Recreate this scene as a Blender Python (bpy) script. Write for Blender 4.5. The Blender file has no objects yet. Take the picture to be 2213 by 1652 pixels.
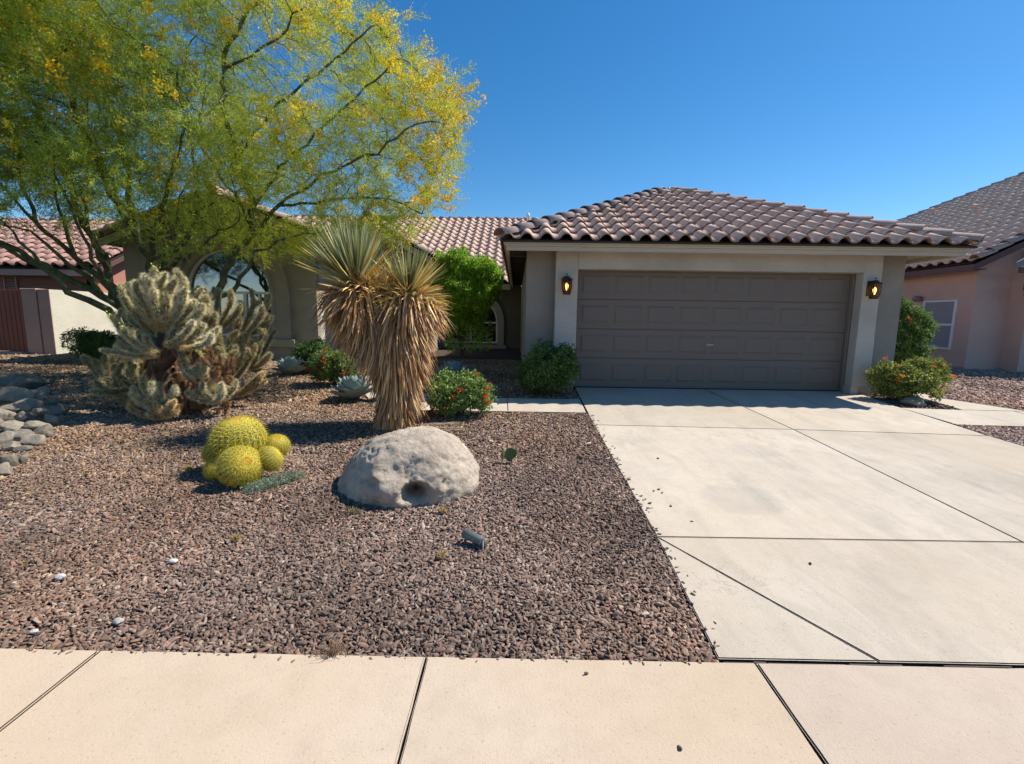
import bpy, bmesh, math, random
import numpy as np
from mathutils import Vector, Matrix, Euler, noise as mnoise

S = bpy.context.scene
COL = S.collection
random.seed(7)
R = math.radians

# ------------------------------------------------------------------ camera, sky, sun, exposure
CF, CP, CR, CYW, CH = 1007.96, .1364, .0143, -.0071, 1.4985      # focal length (in 2213 px widths), pitch, roll, yaw, height
_f = Vector((math.sin(CYW)*math.cos(CP), math.cos(CYW)*math.cos(CP), -math.sin(CP)))
_r0 = Vector((math.cos(CYW), -math.sin(CYW), 0)); _u0 = _r0.cross(_f)
_r = _r0*math.cos(CR) + _u0*math.sin(CR); _u = _u0*math.cos(CR) - _r0*math.sin(CR)
cam = bpy.data.cameras.new('camera'); cam_o = bpy.data.objects.new('camera', cam); COL.objects.link(cam_o)
m = Matrix.Identity(4)
for i in range(3):
    m[i][0] = _r[i]; m[i][1] = _u[i]; m[i][2] = -_f[i]
m[2][3] = CH
cam_o.matrix_world = m
cam.sensor_width = 36; cam.lens = 36*CF/2213; cam.clip_end = 2000; cam.clip_start = .05
S.camera = cam_o

TO_SUN = Vector((1.85, .62, 2.5)).normalized()
EL = math.asin(TO_SUN.z); AZ = math.atan2(TO_SUN.x, TO_SUN.y)
world = bpy.data.worlds.new('World'); S.world = world; world.use_nodes = True
wn = world.node_tree.nodes; wl = world.node_tree.links
bg = wn['Background']; sky = wn.new('ShaderNodeTexSky'); sky.sky_type = 'NISHITA'
sky.sun_disc = False; sky.sun_elevation = EL; sky.sun_rotation = AZ
sky.altitude = 600; sky.air_density = 1.0; sky.dust_density = .3; sky.ozone_density = 3.0
hs = wn.new('ShaderNodeHueSaturation'); hs.inputs['Saturation'].default_value = 1.34; hs.inputs['Hue'].default_value = .497
wl.new(sky.outputs[0], hs.inputs['Color']); wl.new(hs.outputs[0], bg.inputs[0]); bg.inputs[1].default_value = .112
sun = bpy.data.lights.new('sun', 'SUN'); sun.energy = 5.0; sun.angle = R(.53); sun.color = (1, .945, .86)
sun_o = bpy.data.objects.new('sun', sun); COL.objects.link(sun_o)
sun_o.rotation_euler = TO_SUN.to_track_quat('Z', 'Y').to_euler(); sun_o.location = (20, 8, 30)
S.view_settings.view_transform = 'Standard'; S.view_settings.look = 'None'
S.view_settings.exposure = .39; S.view_settings.gamma = 1
S.view_settings.use_curve_mapping = False
S.cycles.max_bounces = 6; S.cycles.transparent_max_bounces = 4

# ------------------------------------------------------------------ helpers
SL = .257/(8.48-1.895)
def G(x, y):                       # ground height: rises gently from the sidewalk to the houses
    if y < 1.895: return 0.0
    t = SL*(y-1.895)
    return t if t < .34 else .34 + .05*(1-math.exp(-(t-.34)/.05))
def at(px, py, Y):                 # a point at depth Y seen at a place of the photograph (2213 px wide)
    d = _f + _r*((px-1106.5)/CF) - _u*((py-826)/CF)
    t = Y/d.y
    return Vector((d.x*t, Y, CH+d.z*t))
def tag(o, label=None, cat=None, group=None, kind=None):
    if label: o['label'] = label
    if cat: o['category'] = cat
    if group: o['group'] = group
    if kind: o['kind'] = kind
    return o
def empty(name, loc=(0, 0, 0), rz=0, **k):
    o = bpy.data.objects.new(name, None); COL.objects.link(o); o.location = loc; o.rotation_euler.z = rz
    o.empty_display_size = .1
    return tag(o, **k)
def link(name, me, mat=None, parent=None, loc=None, **k):
    o = bpy.data.objects.new(name, me); COL.objects.link(o)
    if mat is not None and not me.materials: me.materials.append(mat)
    if parent is not None: o.parent = parent
    if loc is not None: o.location = loc
    return tag(o, **k)
def mesh_np(name, V, F, mat=None, smooth=False, counts=None):
    """V (n,3); F list of faces or array (m,k)"""
    me = bpy.data.meshes.new(name)
    V = np.asarray(V, dtype=np.float32); me.vertices.add(len(V)); me.vertices.foreach_set('co', V.ravel())
    if isinstance(F, np.ndarray):
        k = F.shape[1]; idx = F.astype(np.int32).ravel(); starts = np.arange(0, len(idx), k, dtype=np.int32)
        tot = np.full(len(F), k, dtype=np.int32)
    else:
        idx = np.array([i for f in F for i in f], dtype=np.int32); tot = np.array([len(f) for f in F], dtype=np.int32)
        starts = np.concatenate(([0], np.cumsum(tot)[:-1])).astype(np.int32)
    me.loops.add(len(idx)); me.loops.foreach_set('vertex_index', idx)
    me.polygons.add(len(starts)); me.polygons.foreach_set('loop_start', starts); me.polygons.foreach_set('loop_total', tot)
    if smooth: me.polygons.foreach_set('use_smooth', np.ones(len(starts), dtype=bool))
    me.update(calc_edges=True); me.validate()
    if mat: me.materials.append(mat)
    return me
def color_attr(me, name, cols):     # per vertex
    a = me.attributes.new(name, 'FLOAT_COLOR', 'POINT')
    c = np.ones((len(me.vertices), 4), dtype=np.float32); c[:, :3] = cols; a.data.foreach_set('color', c.ravel())
def bm_mesh(name, bm, mat=None, smooth=False):
    me = bpy.data.meshes.new(name); bm.normal_update(); bm.to_mesh(me); bm.free()
    if mat: me.materials.append(mat)
    if smooth: me.polygons.foreach_set('use_smooth', np.ones(len(me.polygons), dtype=bool))
    return me
def bm_box(bm, a, b, bevel=0):
    r = bmesh.ops.create_cube(bm, size=1)
    vs = r['verts']
    for v in vs:
        v.co = Vector([a[i] + (b[i]-a[i])*(v.co[i]+.5) for i in range(3)])
    if bevel:
        es = list({e for v in vs for e in v.link_edges})
        bmesh.ops.bevel(bm, geom=es, offset=bevel, segments=1, affect='EDGES')
def box(name, a, b, mat, parent=None, bevel=0, **k):
    bm = bmesh.new(); bm_box(bm, a, b, bevel); return link(name, bm_mesh(name, bm, mat), None, parent, **k)
def boxes(name, lst, mat, parent=None, bevel=0, **k):
    bm = bmesh.new()
    for a, b in lst: bm_box(bm, a, b, bevel)
    return link(name, bm_mesh(name, bm, mat), None, parent, **k)
def bm_poly(bm, pts, depth):         # prism: polygon 3D points extruded by vector depth
    d = Vector(depth); p = [Vector(q) for q in pts]
    a = [bm.verts.new(q) for q in p]; b = [bm.verts.new(q+d) for q in p]; n = len(p)
    fs = [bm.faces.new(a), bm.faces.new(b[::-1])]
    for i in range(n): fs.append(bm.faces.new((a[i], b[i], b[(i+1) % n], a[(i+1) % n])))
    bmesh.ops.recalc_face_normals(bm, faces=fs)
def prism(name, pts, depth, mat, parent=None, **k):
    bm = bmesh.new(); bm_poly(bm, pts, depth); return link(name, bm_mesh(name, bm, mat), None, parent, **k)
def ring_prism(name, outer, inner, depth, mat, parent=None, **k):   # matching loops, open or closed strip
    bm = bmesh.new(); d = Vector(depth); n = len(outer)
    for i in range(n-1):
        q = [Vector(outer[i]), Vector(outer[i+1]), Vector(inner[i+1]), Vector(inner[i])]
        bm_poly(bm, q, d)
    bmesh.ops.remove_doubles(bm, verts=bm.verts, dist=1e-4)
    # drop internal walls
    kill = [f for f in bm.faces if all(len(e.link_faces) > 2 for e in f.edges if abs((e.verts[0].co-e.verts[1].co).normalized().dot(d.normalized())) > .9) and abs(f.normal.dot(d.normalized())) < .1 and sum(1 for e in f.edges if len(e.link_faces) > 2) >= 3]
    seen = {}
    for f in bm.faces:
        seen.setdefault(tuple(sorted(v.index for v in f.verts)), []).append(f)
    dup = [f for g in seen.values() if len(g) > 1 for f in g]
    if dup: bmesh.ops.delete(bm, geom=dup, context='FACES')
    return link(name, bm_mesh(name, bm, mat), None, parent, **k)
def lathe_bm(bm, prof, seg=16, M=None):
    rings = []
    for r, z in prof:
        ring = []
        for i in range(seg):
            a = 2*math.pi*i/seg; v = Vector((r*math.cos(a), r*math.sin(a), z))
            ring.append(bm.verts.new(M @ v if M else v))
        rings.append(ring)
    for a, b in zip(rings, rings[1:]):
        for i in range(seg): bm.faces.new((a[i], a[(i+1) % seg], b[(i+1) % seg], b[i]))
    if prof[0][0] > 1e-5: bm.faces.new(rings[0][::-1])
    if prof[-1][0] > 1e-5: bm.faces.new(rings[-1])
def tubes_np(paths, seg=6):
    """paths: list of (points (n,3), radii (n,)) -> V, F arrays"""
    Vs, Fs, off = [], [], 0
    ang = np.arange(seg)*2*np.pi/seg; ca, sa = np.cos(ang), np.sin(ang)
    for P, rad in paths:
        P = np.asarray(P, float); n = len(P)
        T = np.gradient(P, axis=0); T /= np.linalg.norm(T, axis=1)[:, None]+1e-9
        up = np.array([0, 0, 1.]) if abs(T[0][2]) < .9 else np.array([1., 0, 0])
        A = np.cross(T, up); A /= np.linalg.norm(A, axis=1)[:, None]+1e-9; B = np.cross(T, A)
        V = P[:, None, :] + np.asarray(rad)[:, None, None]*(A[:, None, :]*ca[None, :, None]+B[:, None, :]*sa[None, :, None])
        Vs.append(V.reshape(-1, 3))
        i = np.arange(n-1)[:, None]*seg; j = np.arange(seg)[None, :]; j2 = (j+1) % seg
        F = np.stack([i+j, i+j2, i+seg+j2, i+seg+j], -1).reshape(-1, 4)+off
        Fs.append(F); off += n*seg
    return np.concatenate(Vs), np.concatenate(Fs)

# ------------------------------------------------------------------ materials
def rgb(c): return (c[0], c[1], c[2], 1)
class NT:
    def __init__(s, name):
        s.m = bpy.data.materials.new(name); s.m.use_nodes = True; s.t = s.m.node_tree; s.n = s.t.nodes; s.l = s.t.links
        s.b = s.n['Principled BSDF']; s.out = s.n['Material Output']
    def node(s, typ, **kw):
        n = s.n.new(typ)
        for k, v in kw.items(): setattr(n, k, v)
        return n
    def co(s, obj=False):
        if obj: return s.node('ShaderNodeTexCoord').outputs['Object']
        return s.node('ShaderNodeNewGeometry').outputs['Position']
    def noise(s, vec, scale, detail=4, rough=.6, stretch=None, dist=0):
        if stretch:
            mp = s.node('ShaderNodeMapping'); mp.inputs['Scale'].default_value = stretch; s.l.new(vec, mp.inputs[0]); vec = mp.outputs[0]
        n = s.node('ShaderNodeTexNoise'); s.l.new(vec, n.inputs['Vector']); n.inputs['Scale'].default_value = scale
        n.inputs['Detail'].default_value = detail; n.inputs['Roughness'].default_value = rough; n.inputs['Distortion'].default_value = dist
        return n.outputs['Fac']
    def ramp(s, fac, stops, interp='LINEAR'):
        r = s.node('ShaderNodeValToRGB'); s.l.new(fac, r.inputs[0]); e = r.color_ramp.elements; r.color_ramp.interpolation = interp
        while len(e) < len(stops): e.new(.5)
        for q, (p, c) in zip(e, stops):
            q.position = p; q.color = rgb(c) if hasattr(c, '__len__') else (c, c, c, 1)
        return r.outputs[0]
    def mix(s, fac, a, b, mode='MIX'):
        n = s.node('ShaderNodeMix', data_type='RGBA', blend_type=mode)
        for i, v in ((0, fac), (6, a), (7, b)):
            if hasattr(v, 'links') or isinstance(v, bpy.types.NodeSocket): s.l.new(v, n.inputs[i])
            else: n.inputs[i].default_value = v if i == 0 else rgb(v)
        return n.outputs[2]
    def bump(s, h, strength=.5, dist=.01, prev=None):
        b = s.node('ShaderNodeBump'); s.l.new(h, b.inputs['Height']); b.inputs['Strength'].default_value = strength
        b.inputs['Distance'].default_value = dist
        if prev: s.l.new(prev, b.inputs['Normal'])
        s.l.new(b.outputs[0], s.b.inputs['Normal']); return b.outputs[0]
    def base(s, c):
        if isinstance(c, bpy.types.NodeSocket): s.l.new(c, s.b.inputs['Base Color'])
        else: s.b.inputs['Base Color'].default_value = rgb(c)
    def set(s, rough=None, metal=None, spec=None, ior=None):
        if rough is not None: s.b.inputs['Roughness'].default_value = rough
        if metal is not None: s.b.inputs['Metallic'].default_value = metal
        if spec is not None: s.b.inputs['Specular IOR Level'].default_value = spec
        if ior is not None: s.b.inputs['IOR'].default_value = ior
def sc(c, k): return tuple(v*k for v in c)
def mat_stucco(name, c, bump=.35, mottled=.18, scale=38, horiz=True):
    t = NT(name); p = t.co()
    big = t.noise(p, 1.3, 5); fine = t.noise(p, scale, 5, .65, stretch=(1, 1, 2.4) if horiz else None)
    col = t.mix(t.ramp(big, [(.3, 0), (.72, 1)]), sc(c, 1-mottled), sc(c, 1+mottled*.6))
    st = t.noise(p, 5, 6, .7, stretch=(.5, .5, 3.5)); col = t.mix(t.ramp(st, [(.52, 0), (.75, .35)]), col, sc((c[0]*.93, c[1]*.86, c[2]*.84), .85))
    ck = t.noise(p, 5.5, 5, .75, stretch=(.9, .9, 3.2), dist=.5); mk = t.noise(p, 1.7, 3)
    ckr = t.ramp(ck, [(.455, 0), (.468, 1), (.478, 0)]); mkr = t.ramp(mk, [(.50, 0), (.60, .5)])
    mm_ = t.node('ShaderNodeMath', operation='MULTIPLY'); t.l.new(ckr, mm_.inputs[0]); t.l.new(mkr, mm_.inputs[1]); col = t.mix(mm_.outputs[0], col, sc(c, .45))
    t.base(col); t.set(.95, spec=.15)
    a = t.bump(fine, bump, .012); t.bump(t.noise(p, 190, 3), .25, .004, a)
    return t.m
def mat_paint(name, c, rough=.6, spec=.3, var=.1, bump=.08):
    t = NT(name); p = t.co(True)
    n = t.noise(p, 3.1, 5); t.base(t.mix(n, sc(c, 1-var), sc(c, 1+var))); t.set(rough, spec=spec)
    t.bump(t.noise(p, 60, 4), bump, .004); return t.m
def mat_concrete(name, c1, c2, streak=True, wear=False):
    t = NT(name); p = t.co(); oi = t.node('ShaderNodeObjectInfo')
    big = t.noise(p, .9, 6, .62, dist=.4); mid = t.noise(p, 6, 6, .7); fine = t.noise(p, 320, 3, .7); pit = t.noise(p, 75, 4, .6)
    col = t.mix(t.ramp(big, [(.32, 0), (.68, 1)]), c1, c2)
    if streak:
        s1 = t.noise(p, 2.2, 8, .75, stretch=(1.6, .5, 1), dist=.6); col = t.mix(t.ramp(s1, [(.48, 0), (.70, .6)]), col, sc(c1, .72))
        s2 = t.noise(p, .55, 6, .7, stretch=(1.0, .5, 1), dist=1.2); col = t.mix(t.ramp(s2, [(.56, 0), (.72, .45)]), col, sc((c1[0]*.93, c1[1]*.97, c1[2]*1.02), .7))
    col = t.mix(t.ramp(mid, [(.45, 0), (.8, .45)]), col, sc(c1, .72)); bl = t.noise(p, .35, 3); col = t.mix(t.ramp(bl, [(.42, 0), (.62, .5)]), col, (c1[0]*1.02, c1[1]*.94, c1[2]*.84))
    col = t.mix(t.ramp(fine, [(.3, .35), (.5, 0)]), col, sc(c1, .5))
    col = t.mix(t.ramp(pit, [(.31, .5), (.38, 0)]), col, sc(c1, .42))
    if wear:
        tr = t.noise(p, 1.0, 5, .6, stretch=(2.6, .16, 1), dist=.2); tg = t.noise(p, 26, 4, .7)
        a_ = t.ramp(tr, [(.54, 0), (.66, .42)]); b_ = t.ramp(tg, [(.35, .3), (.6, 1)]); mm_ = t.node('ShaderNodeMath', operation='MULTIPLY'); t.l.new(a_, mm_.inputs[0]); t.l.new(b_, mm_.inputs[1])
        col = t.mix(mm_.outputs[0], col, (c1[0]*.66, c1[1]*.68, c1[2]*.72))
        for (sx, sy, rr_, am) in ((1.84, 3.63, .22, .55), (2.6, 4.9, .16, .3), (4.3, 4.2, .25, .3), (3.0, 6.9, .2, .35), (4.6, 6.6, .18, .3), (2.2, 2.5, .12, .25)):
            vd = t.node('ShaderNodeVectorMath', operation='DISTANCE'); t.l.new(p, vd.inputs[0]); vd.inputs[1].default_value = (sx, sy, .1)
            ad = t.node('ShaderNodeMath', operation='MULTIPLY_ADD'); t.l.new(t.noise(p, 7, 6, .75), ad.inputs[0]); ad.inputs[1].default_value = -rr_*2.4; t.l.new(vd.outputs['Value'], ad.inputs[2])
            col = t.mix(t.ramp(ad.outputs[0], [(0, am*.38), (.10, 0)]), col, (.20, .20, .18))
        ckn = t.noise(p, .8, 7, .62, dist=.3); cm = t.ramp(t.noise(p, .45, 2), [(.52, 0), (.6, .55)]); cc_ = t.ramp(ckn, [(.4975, 0), (.5, 1), (.5025, 0)]); m2 = t.node('ShaderNodeMath', operation='MULTIPLY'); t.l.new(cm, m2.inputs[0]); t.l.new(cc_, m2.inputs[1])
        col = t.mix(m2.outputs[0], col, sc(c1, .45))
    v = t.node('ShaderNodeHueSaturation'); t.l.new(col, v.inputs['Color'])
    mr = t.node('ShaderNodeMapRange'); t.l.new(oi.outputs['Random'], mr.inputs[0]); mr.inputs[3].default_value = .94; mr.inputs[4].default_value = 1.04
    t.l.new(mr.outputs[0], v.inputs['Value']); t.base(v.outputs[0]); t.set(.9, spec=.2)
    a = t.bump(pit, .5, .004); t.bump(fine, .6, .0025, a); return t.m
def mat_tile(name, cols):
    t = NT(name); oi = t.node('ShaderNodeObjectInfo'); p = t.co(True); w = t.co()
    base = t.ramp(oi.outputs['Random'], [(i/(len(cols)-1), c) for i, c in enumerate(cols)])
    wn_ = t.node('ShaderNodeTexWhiteNoise'); t.l.new(t.node('ShaderNodeAttribute', attribute_name='tid').outputs['Fac'], wn_.inputs['Vector'])
    base = t.mix(.6, base, t.ramp(wn_.outputs[0], [(i/(len(cols)-1), c) for i, c in enumerate(cols[::-1])]))
    n = t.noise(w, 7, 6, .7); base = t.mix(t.ramp(n, [(.45, 0), (.75, .6)]), base, sc(cols[0], .72))
    n2 = t.noise(w, 45, 5, .7); base = t.mix(t.ramp(n2, [(.55, 0), (.72, .4)]), base, sc(cols[-1], 1.15))
    t.base(base); t.set(.88, spec=.25); t.bump(n2, .3, .004); return t.m
def mat_leaf(name, c1, c2, rough=.55, trans=.25, inst=False, spec=.3):
    t = NT(name)
    if inst:
        a = t.node('ShaderNodeAttribute', attribute_type='INSTANCER', attribute_name='tint').outputs['Color']
        oi = t.node('ShaderNodeNewGeometry').outputs['Random Per Island']
        col = t.mix(t.ramp(oi, [(0, .75), (1, 1.25)]), (0, 0, 0), (1, 1, 1)); col = t.mix(1, a, col, 'MULTIPLY')
        v = t.node('ShaderNodeHueSaturation'); t.l.new(a, v.inputs['Color'])
        mr = t.node('ShaderNodeMapRange'); t.l.new(oi, mr.inputs[0]); mr.inputs[3].default_value = .65; mr.inputs[4].default_value = 1.4
        t.l.new(mr.outputs[0], v.inputs['Value']); col = v.outputs[0]
    else:
        oi = t.node('ShaderNodeNewGeometry').outputs['Random Per Island']; col = t.mix(oi, c1, c2)
    t.base(col); t.set(rough, spec=spec)
    if trans:
        tr = t.node('ShaderNodeBsdfTranslucent'); t.l.new(col, tr.inputs[0]); mx = t.node('ShaderNodeMixShader'); mx.inputs[0].default_value = trans
        t.l.new(t.b.outputs[0], mx.inputs[1]); t.l.new(tr.outputs[0], mx.inputs[2]); t.l.new(mx.outputs[0], t.out.inputs[0])
    return t.m
def mat_vcol(name, attr='col', rough=.7, trans=0, spec=.3, bumpscale=None):
    t = NT(name); c = t.node('ShaderNodeAttribute', attribute_name=attr).outputs['Color']; t.base(c); t.set(rough, spec=spec)
    if bumpscale: t.bump(t.noise(t.co(), bumpscale, 4), .4, .004)
    if trans:
        tr = t.node('ShaderNodeBsdfTranslucent'); t.l.new(c, tr.inputs[0]); mx = t.node('ShaderNodeMixShader'); mx.inputs[0].default_value = trans
        t.l.new(t.b.outputs[0], mx.inputs[1]); t.l.new(tr.outputs[0], mx.inputs[2]); t.l.new(mx.outputs[0], t.out.inputs[0])
    return t.m
def mat_rock(name, c1, c2, c3, scale=4, bump=.6, speck=True):
    t = NT(name); p = t.co(); oi = t.node('ShaderNodeObjectInfo')
    n = t.noise(p, scale, 7, .65, dist=.5); col = t.mix(t.ramp(n, [(.35, 0), (.65, 1)]), c1, c2)
    n2 = t.noise(p, scale*2.7, 6, .7); col = t.mix(t.ramp(n2, [(.52, 0), (.7, .8)]), col, c3)
    f = t.noise(p, 150, 4, .7)
    if speck: col = t.mix(t.ramp(f, [(.3, .7), (.44, 0)]), col, sc(c1, .35))
    v = t.node('ShaderNodeHueSaturation'); t.l.new(col, v.inputs['Color'])
    mr = t.node('ShaderNodeMapRange'); t.l.new(oi.outputs['Random'], mr.inputs[0]); mr.inputs[3].default_value = .75; mr.inputs[4].default_value = 1.2
    t.l.new(mr.outputs[0], v.inputs['Value']); t.base(v.outputs[0]); t.set(.92, spec=.2)
    a = t.bump(t.noise(p, scale*5, 8, .75), bump, .03); t.bump(f, .5, .006, a); return t.m
def mat_inst(name, rough=.85, spec=.25, bumpscale=60):
    t = NT(name); a = t.node('ShaderNodeAttribute', attribute_type='INSTANCER', attribute_name='tint').outputs['Color']
    n = t.noise(t.co(), bumpscale, 5, .7); t.base(t.mix(t.ramp(n, [(.35, .55), (.65, 0)]), a, (0.05, .04, .035))); t.set(rough, spec=spec)
    t.bump(n, .4, .004); return t.m

M = {}
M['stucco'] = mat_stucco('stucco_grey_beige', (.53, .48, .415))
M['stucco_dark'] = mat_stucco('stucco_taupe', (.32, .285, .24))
M['stucco_wing'] = mat_stucco('stucco_olive_shade', (.36, .32, .245), .3)  # darker than the wing's side walls: tree shade is mixed into the colour
M['stucco_cream'] = mat_stucco('stucco_cream', (.66, .62, .51), .8, .1, 16)
M['stucco_pink'] = mat_stucco('stucco_pink', (.62, .43, .35), .2, .08, 30, False)
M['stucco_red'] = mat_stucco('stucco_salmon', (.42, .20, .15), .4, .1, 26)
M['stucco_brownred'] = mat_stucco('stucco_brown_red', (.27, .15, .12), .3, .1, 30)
M['stucco_mauve'] = mat_stucco('stucco_mauve', (.48, .30, .235), .15, .1, 30)
M['trim'] = mat_paint('trim_paint', (.52, .43, .32), .6)
M['trim_in'] = mat_paint('trim_inner', (.36, .34, .28), .8)
M['white'] = mat_paint('white_frame', (.78, .78, .76), .45, .4, .03)
M['dark_wood'] = mat_paint('dark_eave', (.06, .05, .042), .9)
M['door'] = mat_paint('door_taupe', (.185, .145, .118), .5, .4, .06)
M['brown_trim'] = mat_paint('brown_trim', (.14, .075, .07), .6)
M['grey_trim'] = mat_paint('grey_trim', (.20, .20, .22), .5)
M['gate_wood'] = mat_paint('gate_wood', (.26, .055, .022), .55, .4, .25)
M['black'] = mat_paint('black_metal', (.018, .016, .014), .4, .5, .1)
M['steel'] = mat_paint('steel', (.5, .5, .5), .3, .5, .1); M['steel'].node_tree.nodes['Principled BSDF'].inputs['Metallic'].default_value = .8
M['grey_metal'] = mat_paint('aged_grey_metal', (.13, .145, .14), .32, .6, .25)
M['joint'] = mat_paint('joint_filler', (.05, .035, .028), .95)
M['drive'] = mat_concrete('driveway_concrete', (.51, .44, .355), (.59, .515, .425), wear=True)
M['walk'] = mat_concrete('sidewalk_concrete', (.53, .42, .31), (.60, .485, .37), False)
M['walk_grey'] = mat_concrete('sidewalk_concrete_grey', (.48, .39, .31), (.53, .44, .355), False)
M['deck'] = mat_paint('roof_underlay', (.05, .035, .03), .9)
M['tile'] = mat_tile('roof_tile_clay', [(.64, .40, .295), (.76, .52, .40), (.84, .61, .48), (.72, .48, .37)])
M['tile_edge'] = mat_paint('roof_tile_shaded_edge', (.26, .165, .125), .9, .15, .25); M['tile_edge_light'] = mat_paint('roof_tile_tan_edge', (.50, .31, .22), .9, .15, .25)  # uncoated lips and undersides, darkened further to stand in for their shade
M['tile_light'] = mat_tile('roof_tile_tan', [(.74, .47, .33), (.86, .58, .42), (.90, .66, .50)])
M['tile_pink'] = mat_tile('roof_tile_pink', [(.50, .27, .22), (.58, .34, .28), (.62, .38, .32)])
M['tile_cap'] = mat_tile('ridge_tile_clay', [(.38, .27, .235), (.46, .345, .30), (.52, .40, .35)])
def mat_glass(name, base=(.012, .014, .016), ior=2.6, rough=.03):
    t = NT(name); t.base(base); t.set(rough, ior=ior, spec=.5)
    t.bump(t.noise(t.co(), 1.4, 2), .12, .02); return t.m
M['glass'] = mat_glass('window_glass', ior=3.2)
M['glass_dim'] = mat_glass('window_glass_dim', ior=1.6)
M['glass_clear'] = mat_glass('lamp_glass')
t = NT('lamp_glass_amber'); t.base((.55, .36, .2)); t.set(.2); t.b.inputs['Transmission Weight'].default_value = .95; t.b.inputs['IOR'].default_value = 1.1; M['lampglass'] = t.m
t = NT('bulb_glow'); t.base((1, .8, .4)); t.b.inputs['Emission Color'].default_value = (1, .62, .22, 1); t.b.inputs['Emission Strength'].default_value = 4; M['bulb'] = t.m
M['boulder'] = mat_rock('granite_boulder', (.45, .365, .285), (.64, .54, .425), (.35, .25, .19), 3.4, .9)
M['rock'] = mat_rock('river_rock', (.22, .19, .145), (.38, .33, .255), (.20, .135, .10), 7, .6)
M['rock_red'] = mat_rock('red_rock', (.33, .22, .17), (.45, .33, .26), (.28, .2, .16), 6, .5)
M['rock_white'] = mat_rock('white_rock', (.50, .47, .45), (.60, .57, .54), (.40, .36, .34), 20, .3, False)
M['gravel'] = mat_inst('gravel_stone')
M['leaf'] = mat_leaf('leaf_inst', None, None, .5, .3, inst=True)
M['needle'] = mat_leaf('palo_verde_leaflet', None, None, .6, .42, inst=True, spec=.15)
M['petal'] = mat_leaf('petal', None, None, .6, .35, inst=True, spec=.1)

# ------------------------------------------------------------------ instanced stuff through geometry nodes
def gn_group():
    ng = bpy.data.node_groups.new('scatter', 'GeometryNodeTree')
    ng.interface.new_socket('Geometry', in_out='INPUT', socket_type='NodeSocketGeometry')
    ng.interface.new_socket('Kinds', in_out='INPUT', socket_type='NodeSocketCollection')
    ng.interface.new_socket('Geometry', in_out='OUTPUT', socket_type='NodeSocketGeometry')
    N, L = ng.nodes, ng.links
    gi = N.new('NodeGroupInput'); go = N.new('NodeGroupOutput')
    ci = N.new('GeometryNodeCollectionInfo'); ci.inputs['Separate Children'].default_value = True; ci.inputs['Reset Children'].default_value = True
    L.new(gi.outputs['Kinds'], ci.inputs['Collection'])
    ip = N.new('GeometryNodeInstanceOnPoints'); ip.inputs['Pick Instance'].default_value = True
    L.new(gi.outputs['Geometry'], ip.inputs['Points']); L.new(ci.outputs[0], ip.inputs['Instance'])
    def attr(nm, dt):
        a = N.new('GeometryNodeInputNamedAttribute'); a.data_type = dt; a.inputs['Name'].default_value = nm
        return next(o for o in a.outputs if o.enabled and o.name == 'Attribute')
    L.new(attr('idx', 'INT'), ip.inputs['Instance Index'])
    e = N.new('FunctionNodeEulerToRotation'); L.new(attr('rot', 'FLOAT_VECTOR'), e.inputs[0]); L.new(e.outputs[0], ip.inputs['Rotation'])
    L.new(attr('scl', 'FLOAT_VECTOR'), ip.inputs['Scale'])
    L.new(ip.outputs[0], go.inputs[0]); return ng
NG = gn_group()
def kinds_collection(name, meshes):
    c = bpy.data.collections.new(name)
    for i, me in enumerate(meshes):
        c.objects.link(bpy.data.objects.new('%s_kind_%02d' % (name, i), me))
    return c
def scatter(name, P, rot, scl, idx, tint, kinds, parent=None, **k):
    n = len(P); me = bpy.data.meshes.new(name); me.vertices.add(n); me.vertices.foreach_set('co', np.asarray(P, np.float32).ravel())
    for nm, dt, data, key in (('rot', 'FLOAT_VECTOR', rot, 'vector'), ('scl', 'FLOAT_VECTOR', scl, 'vector'), ('idx', 'INT', idx, 'value')):
        a = me.attributes.new(nm, dt, 'POINT'); a.data.foreach_set(key, np.asarray(data, np.int32 if dt == 'INT' else np.float32).ravel())
    a = me.attributes.new('tint', 'FLOAT_COLOR', 'POINT'); c = np.ones((n, 4), np.float32); c[:, :3] = tint; a.data.foreach_set('color', c.ravel())
    o = link(name, me, None, parent, **k); md = o.modifiers.new('scatter', 'NODES'); md.node_group = NG
    for it in NG.interface.items_tree:
        if it.item_type == 'SOCKET' and it.in_out == 'INPUT' and it.name == 'Kinds': md[it.identifier] = kinds
    return o
def rot_from_dir(D, rng, spin=True):    # euler XYZ turning +Z to direction D with random spin
    D = D/(np.linalg.norm(D, axis=1)[:, None]+1e-9)
    th = np.arccos(np.clip(D[:, 2], -1, 1)); ph = np.arctan2(D[:, 1], D[:, 0])
    out = np.zeros((len(D), 3))
    for i in range(len(D)):
        mm = Matrix.Rotation(ph[i], 3, 'Z') @ Matrix.Rotation(th[i], 3, 'Y') @ Matrix.Rotation(rng.uniform(0, 6.283) if spin else 0, 3, 'Z')
        e = mm.to_euler('XYZ'); out[i] = e[:]
    return out

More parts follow.
